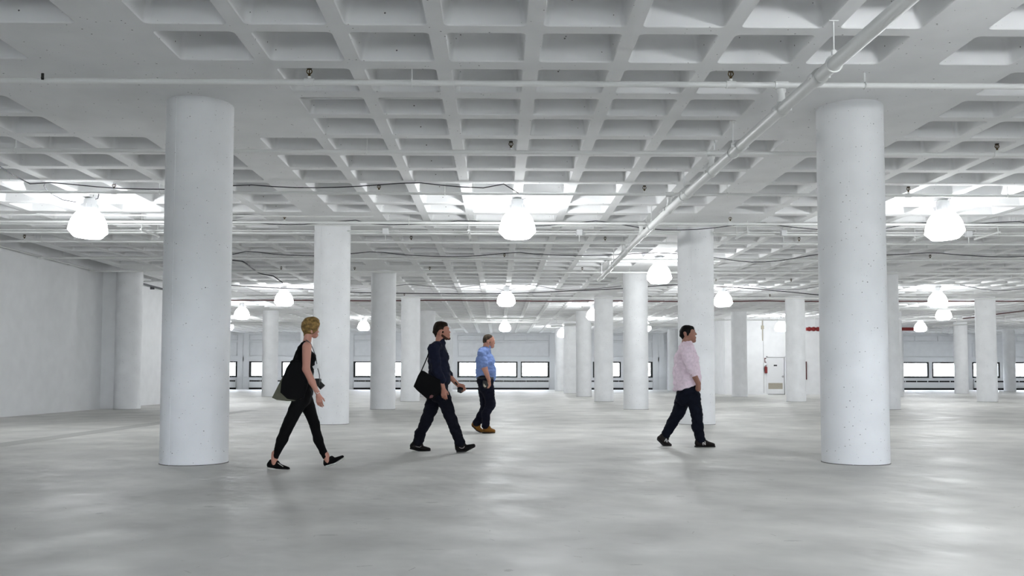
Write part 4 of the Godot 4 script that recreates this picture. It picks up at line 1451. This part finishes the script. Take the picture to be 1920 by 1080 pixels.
func blue_man() -> void:
	var o := start_person("stout man in a light blue shirt, dark jeans and tan boots", -15.72, 912, 812)
	var skin := mat("skin_blue_man", Color(0.70, 0.50, 0.42), 0.55)
	var shirt := cloth("light_blue_shirt", Color(0.46, 0.545, 0.74))
	var jean := cloth("navy_jeans", Color(0.055, 0.062, 0.115))
	var hair := cloth("grey_brown_hair", Color(0.26, 0.22, 0.18), 0.7, 0.35)
	var legs := [[910, 714, -0.08, 910, 714, 0.08, 15.5, 15.5, 1.0], [911, 726, -0.08, 911, 726, 0.08, 13, 13, 1.0],
		[908, 730, -0.10, 910, 763, -0.11, 12, 8.5], [910, 763, -0.11, 902, 782, -0.11, 8.5, 8.2], [902, 782, -0.11, 894, 793, -0.11, 8.2, 8.0],
		[915, 730, 0.10, 920, 758, 0.12, 12, 9.0], [920, 758, 0.12, 911, 776, 0.12, 9.0, 7.8], [911, 776, 0.12, 911, 797, 0.12, 7.8, 7.6]]
	var tops := [[909, 661, 0.0, 910, 678, 0.0, 12, 17, 1.25], [910, 678, 0.0, 911.5, 696, 0.0, 17, 19, 1.12], [911.5, 696, 0.0, 911.5, 704, 0.0, 19, 18.2, 1.1],
		[905, 659, -0.15, 906, 659, 0.15, 7.5, 7.5], [913, 651, 0.0, 911, 656, 0.0, 7.0, 8.0, 1.05], [918, 654, 0.0, 914, 652, 0.0, 2.4, 3],
		[904, 662, 0.20, 906.5, 684, 0.26, 8.5, 8.2], [906, 662, -0.20, 908, 684, -0.26, 8.5, 8]]
	var arms := [[904, 662, 0.20, 908.5, 690, 0.265, 6, 5.6], [908.5, 690, 0.265, 917, 713, 0.26, 5.6, 3.4], [908, 684, -0.26, 918, 712, -0.26, 5, 3.4], [913, 645, 0, 911, 658, 0, 6.6, 7.0]]
	var head := [[917, 638, 0, 917, 638, 0, 10.3, 10.3, 0.82], [919.5, 642, 0, 922, 648, 0, 8.0, 5.0, 0.9], [923.5, 650, 0, 924, 650.2, 0, 2.2, 2.2, 1.2], [914, 646, 0, 912, 656, 0, 6.6, 7.0],
		[925.3, 640.5, 0, 927.0, 643.8, 0, 1.3, 1.4], [925.8, 638.5, -0.03, 925.8, 638.5, 0.03, 1.4, 1.4], [924.6, 647, -0.01, 924.6, 647, 0.01, 1.7, 1.7], [914.8, 640, 0.08, 915.4, 644.2, 0.078, 2.2, 1.5, 0.5], [914.8, 640, -0.08, 915.4, 644.2, -0.078, 2.2, 1.5, 0.5]]
	body(o, skin, arms, legs + tops.slice(0, 4), head, [[J(917, 714, 0.26), Vector3(-0.12, -1, 0.1), Vector3(0.8, 0, -0.5), Vector3(-0.8, 0, -0.5), 0.18, 0.65], [J(918, 713, -0.26), Vector3(0.1, -1, 0), Vector3(1, 0, 0), Vector3(0, 0, 1), 0.18, 0.4]])
	part("shirt", caps_mesh(tops, 0.0115, 0.025, 0.02), shirt, o)
	part("jeans", caps_mesh(legs, 0.0115, 0.03, 0.014), jean, o)
	part("hair", caps_mesh([[915.2, 636.4, 0, 915.2, 636.4, 0, 10.2, 10.2, 0.85], [918.5, 633, 0, 919.5, 632.8, 0, 5.2, 4.6, 1.2], [910.5, 641, 0, 911, 645, 0, 5.4, 3.4, 1.0], [918.5, 640, 0.072, 918.5, 642.5, 0.073, 1.4, 1.1, 0.5], [925.2, 638.2, 0.03, 926.6, 638.8, 0.02, 0.8, 0.7]], 0.0055, 0.016, 0.004), hair, o)
	part("eye", caps_mesh([[924.6, 640.6, 0.034, 925.3, 640.7, 0.031, 0.8, 0.6]], 0.0035, 0.002), M.black, o)
	var boot := cloth("tan_boot", Color(0.50, 0.34, 0.15), 0.7)
	var rub := mat("boot_sole", Color(0.13, 0.09, 0.06), 0.7)
	shoe(o, "boot", [[888.5, 796.5, -0.11, 896, 803, -0.11, 4.6, 4.8, 1.0], [896, 803, -0.11, 904, 808.5, -0.11, 4.8, 3.4, 1.2], [891, 793, -0.11, 896, 797, -0.11, 5.5, 5.5, 0.9]],
		[[885.5, 798.5, -0.11, 894, 806.5, -0.11, 1.5, 1.5, 3.2], [894, 806.5, -0.11, 903, 811.5, -0.11, 1.5, 1.5, 3.2]], boot, rub)
	shoe(o, "boot", [[910, 805.5, 0.12, 918, 806.5, 0.12, 4.8, 4.8, 0.95], [918, 806.5, 0.12, 925.5, 808, 0.12, 4.6, 3.4, 1.2], [910, 801, 0.12, 915, 802, 0.12, 5.0, 5.0, 0.95]],
		[[905, 811.2, 0.12, 917, 811.4, 0.12, 1.4, 1.4, 3.4], [917, 811.4, 0.12, 927.5, 810.8, 0.12, 1.4, 1.3, 3.4]], boot, rub)
	part("belt", caps_mesh([[910, 708.5, -0.07, 910, 708.5, 0.07, 16.2, 16.2, 1.0]], 0.009, 0.01, 0.0, false, [[910, 707, Vector3(0, 1, 0)], [910, 711, Vector3(0, -1, 0)]]), M.black, o)
	var c := thing("patterned_pouch", "small dark pouch with pale markings in the hand of the blue shirt man", "pouch", p_o)
	part("pouch_body", pouch([[905.5, 713], [904.5, 722], [907, 728], [913, 728.5], [916, 722], [913, 714]], 0.29, 0.05), M.black, c)
	part("pale_marking", pouch([[907, 719], [906.5, 724], [909.5, 726.5], [912, 724], [909.5, 722.5]], 0.325, 0.012), M.vent_beige, c)

func pink_man() -> void:
	var o := start_person("man in an untucked pale pink shirt, hand in his jeans pocket", -12.72, 1292, 838)
	var skin := mat("skin_pink_man", Color(0.58, 0.41, 0.34), 0.55)
	var shirt := cloth("pale_pink_shirt", Color(0.90, 0.83, 0.87))
	var jean := cloth("blue_black_jeans", Color(0.055, 0.07, 0.115))
	var hair := cloth("black_hair", Color(0.055, 0.045, 0.04), 0.5, 0.35)
	var legs := [[1291, 724, -0.06, 1291, 724, 0.06, 18.5, 18.5, 0.85], [1290, 739, -0.07, 1290, 739, 0.07, 17.5, 17.5, 0.9], [1283, 738, -0.06, 1281, 747, 0.06, 14, 13.5, 0.9],
		[1282, 744, -0.10, 1272, 774, -0.11, 15, 11.5], [1272, 774, -0.11, 1259, 795, -0.11, 11.5, 9.6], [1259, 795, -0.11, 1248.5, 814, -0.11, 9.6, 8.6],
		[1299, 744, 0.10, 1306, 775, 0.11, 14.5, 10.6], [1306, 775, 0.11, 1308, 800, 0.11, 10.6, 9.8], [1308, 800, 0.11, 1312.5, 822, 0.11, 9.8, 9.6]]
	var tops := [[1288, 655, 0.0, 1287, 676, 0.0, 15.5, 22, 1.25], [1287, 676, 0.0, 1288, 702, 0.0, 22, 25.5, 1.1], [1288, 702, 0.0, 1287, 738, 0.0, 25.5, 23.5, 1.08],
		[1283, 654, -0.16, 1285, 654, 0.16, 9.5, 9.5], [1288, 641.5, 0.0, 1287, 648, 0.0, 9.2, 10, 1.05], [1296, 645, 0.0, 1291, 642.5, 0.0, 3, 4],
		[1288, 658, 0.22, 1296, 690, 0.28, 11.5, 9.4], [1296, 690, 0.28, 1301.5, 699, 0.28, 9.4, 8.0],
		[1287, 658, -0.22, 1296, 690, -0.28, 11, 9]]
	var arms := [[1288, 658, 0.22, 1296, 692, 0.28, 7, 6.4], [1296, 692, 0.28, 1309.5, 719, 0.255, 6.3, 4.4], [1309.5, 719, 0.255, 1309, 729, 0.20, 4.4, 5.2], [1296, 692, -0.28, 1304, 722, -0.27, 6, 4.2], [1288, 634, 0, 1287, 650, 0, 8.2, 8.8]]
	var head := [[1289.5, 624.5, 0, 1289.5, 624.5, 0, 13.4, 13.4, 0.82], [1294, 628.5, 0, 1298, 636.5, 0, 10.0, 6.5, 0.88], [1301.5, 639, 0, 1302, 639.3, 0, 2.9, 2.9, 1.2], [1288, 636, 0, 1286, 648, 0, 8.4, 9.0],
		[1301.5, 622, 0, 1304.8, 626.6, 0, 1.6, 1.9], [1301, 619.8, -0.03, 1301, 619.8, 0.03, 2.0, 2.0], [1303, 633, -0.012, 1303, 633, 0.012, 2.4, 2.4], [1284, 624.5, 0.08, 1285, 630.5, 0.078, 2.9, 1.9, 0.5], [1284, 624.5, -0.08, 1285, 630.5, -0.078, 2.9, 1.9, 0.5]]
	body(o, skin, arms, legs + tops.slice(0, 2), head, [[J(1304, 723, -0.27), Vector3(0.1, -1, 0), Vector3(1, 0, 0), Vector3(0, 0, 1), 0.18, 0.4]])
	part("shirt", caps_mesh(tops, 0.0115, 0.024, 0.02, false, [[1263, 734, Vector3(0.33, -1, 0)]]), shirt, o)
	part("jeans", caps_mesh(legs, 0.0115, 0.028, 0.014), jean, o)
	part("hair", caps_mesh([[1287.5, 622.5, 0, 1287.5, 622.5, 0, 13.4, 13.4, 0.85], [1293, 617, 0, 1296, 616.5, 0, 7.5, 6.0, 1.1], [1281, 629, 0, 1282, 633, 0, 7.0, 4.5, 1.0], [1289.5, 623, 0.068, 1289.5, 627, 0.07, 2.2, 1.8, 0.5], [1300.5, 619.6, 0.03, 1302.8, 620.4, 0.018, 1.0, 0.9]], 0.0055, 0.018, 0.004), hair, o)
	part("eye", caps_mesh([[1300.6, 622.6, 0.034, 1301.6, 622.7, 0.031, 1.0, 0.8]], 0.0035, 0.002), M.black, o)
	var sh := cloth("grey_brown_shoe", Color(0.12, 0.10, 0.095), 0.6)
	var rub := mat("brown_rubber", Color(0.06, 0.05, 0.05), 0.7)
	var pale := mat("white_letter", Color(0.78, 0.77, 0.76), 0.6)
	var s1 := shoe(o, "trainer", [[1238, 822.5, -0.11, 1247, 829.5, -0.11, 6.2, 6.2, 0.9], [1247, 829.5, -0.11, 1256, 834.5, -0.11, 5.6, 3.6, 1.2], [1242, 818, -0.11, 1249, 823, -0.11, 5.5, 5.5, 0.9]],
		[[1233.5, 824, -0.11, 1243, 833.5, -0.11, 1.8, 1.8, 3.4], [1243, 833.5, -0.11, 1256.5, 837.2, -0.11, 1.8, 1.7, 3.4]], sh, rub)
	var s2 := shoe(o, "trainer", [[1309, 831, 0.11, 1323, 831.5, 0.11, 6.4, 6.2, 0.9], [1323, 831.5, 0.11, 1337, 834, 0.11, 5.4, 3.6, 1.2], [1309, 827, 0.11, 1319, 827.5, 0.11, 5.5, 5.5, 0.9]],
		[[1304, 837, 0.11, 1322, 837, 0.11, 1.8, 1.8, 3.4], [1322, 837, 0.11, 1339.5, 836.6, 0.11, 1.8, 1.7, 3.4]], sh, rub)
	for q in [[1320, 831.3, 0.158, 0.12, s2], [1249.3, 826.3, -0.065, -0.6, s1]]:
		var lm := TextMesh.new()
		var font := SystemFont.new()
		font.font_names = PackedStringArray(["Droid Sans"])
		font.font_weight = 800
		font.font_italic = true
		lm.font = font
		lm.text = "N"
		lm.font_size = 32
		lm.pixel_size = 0.0022
		lm.depth = 0.006
		var t := part("letter_n", lm, pale, q[4], J(q[0], q[1], q[2]))
		t.rotation.z = q[3]
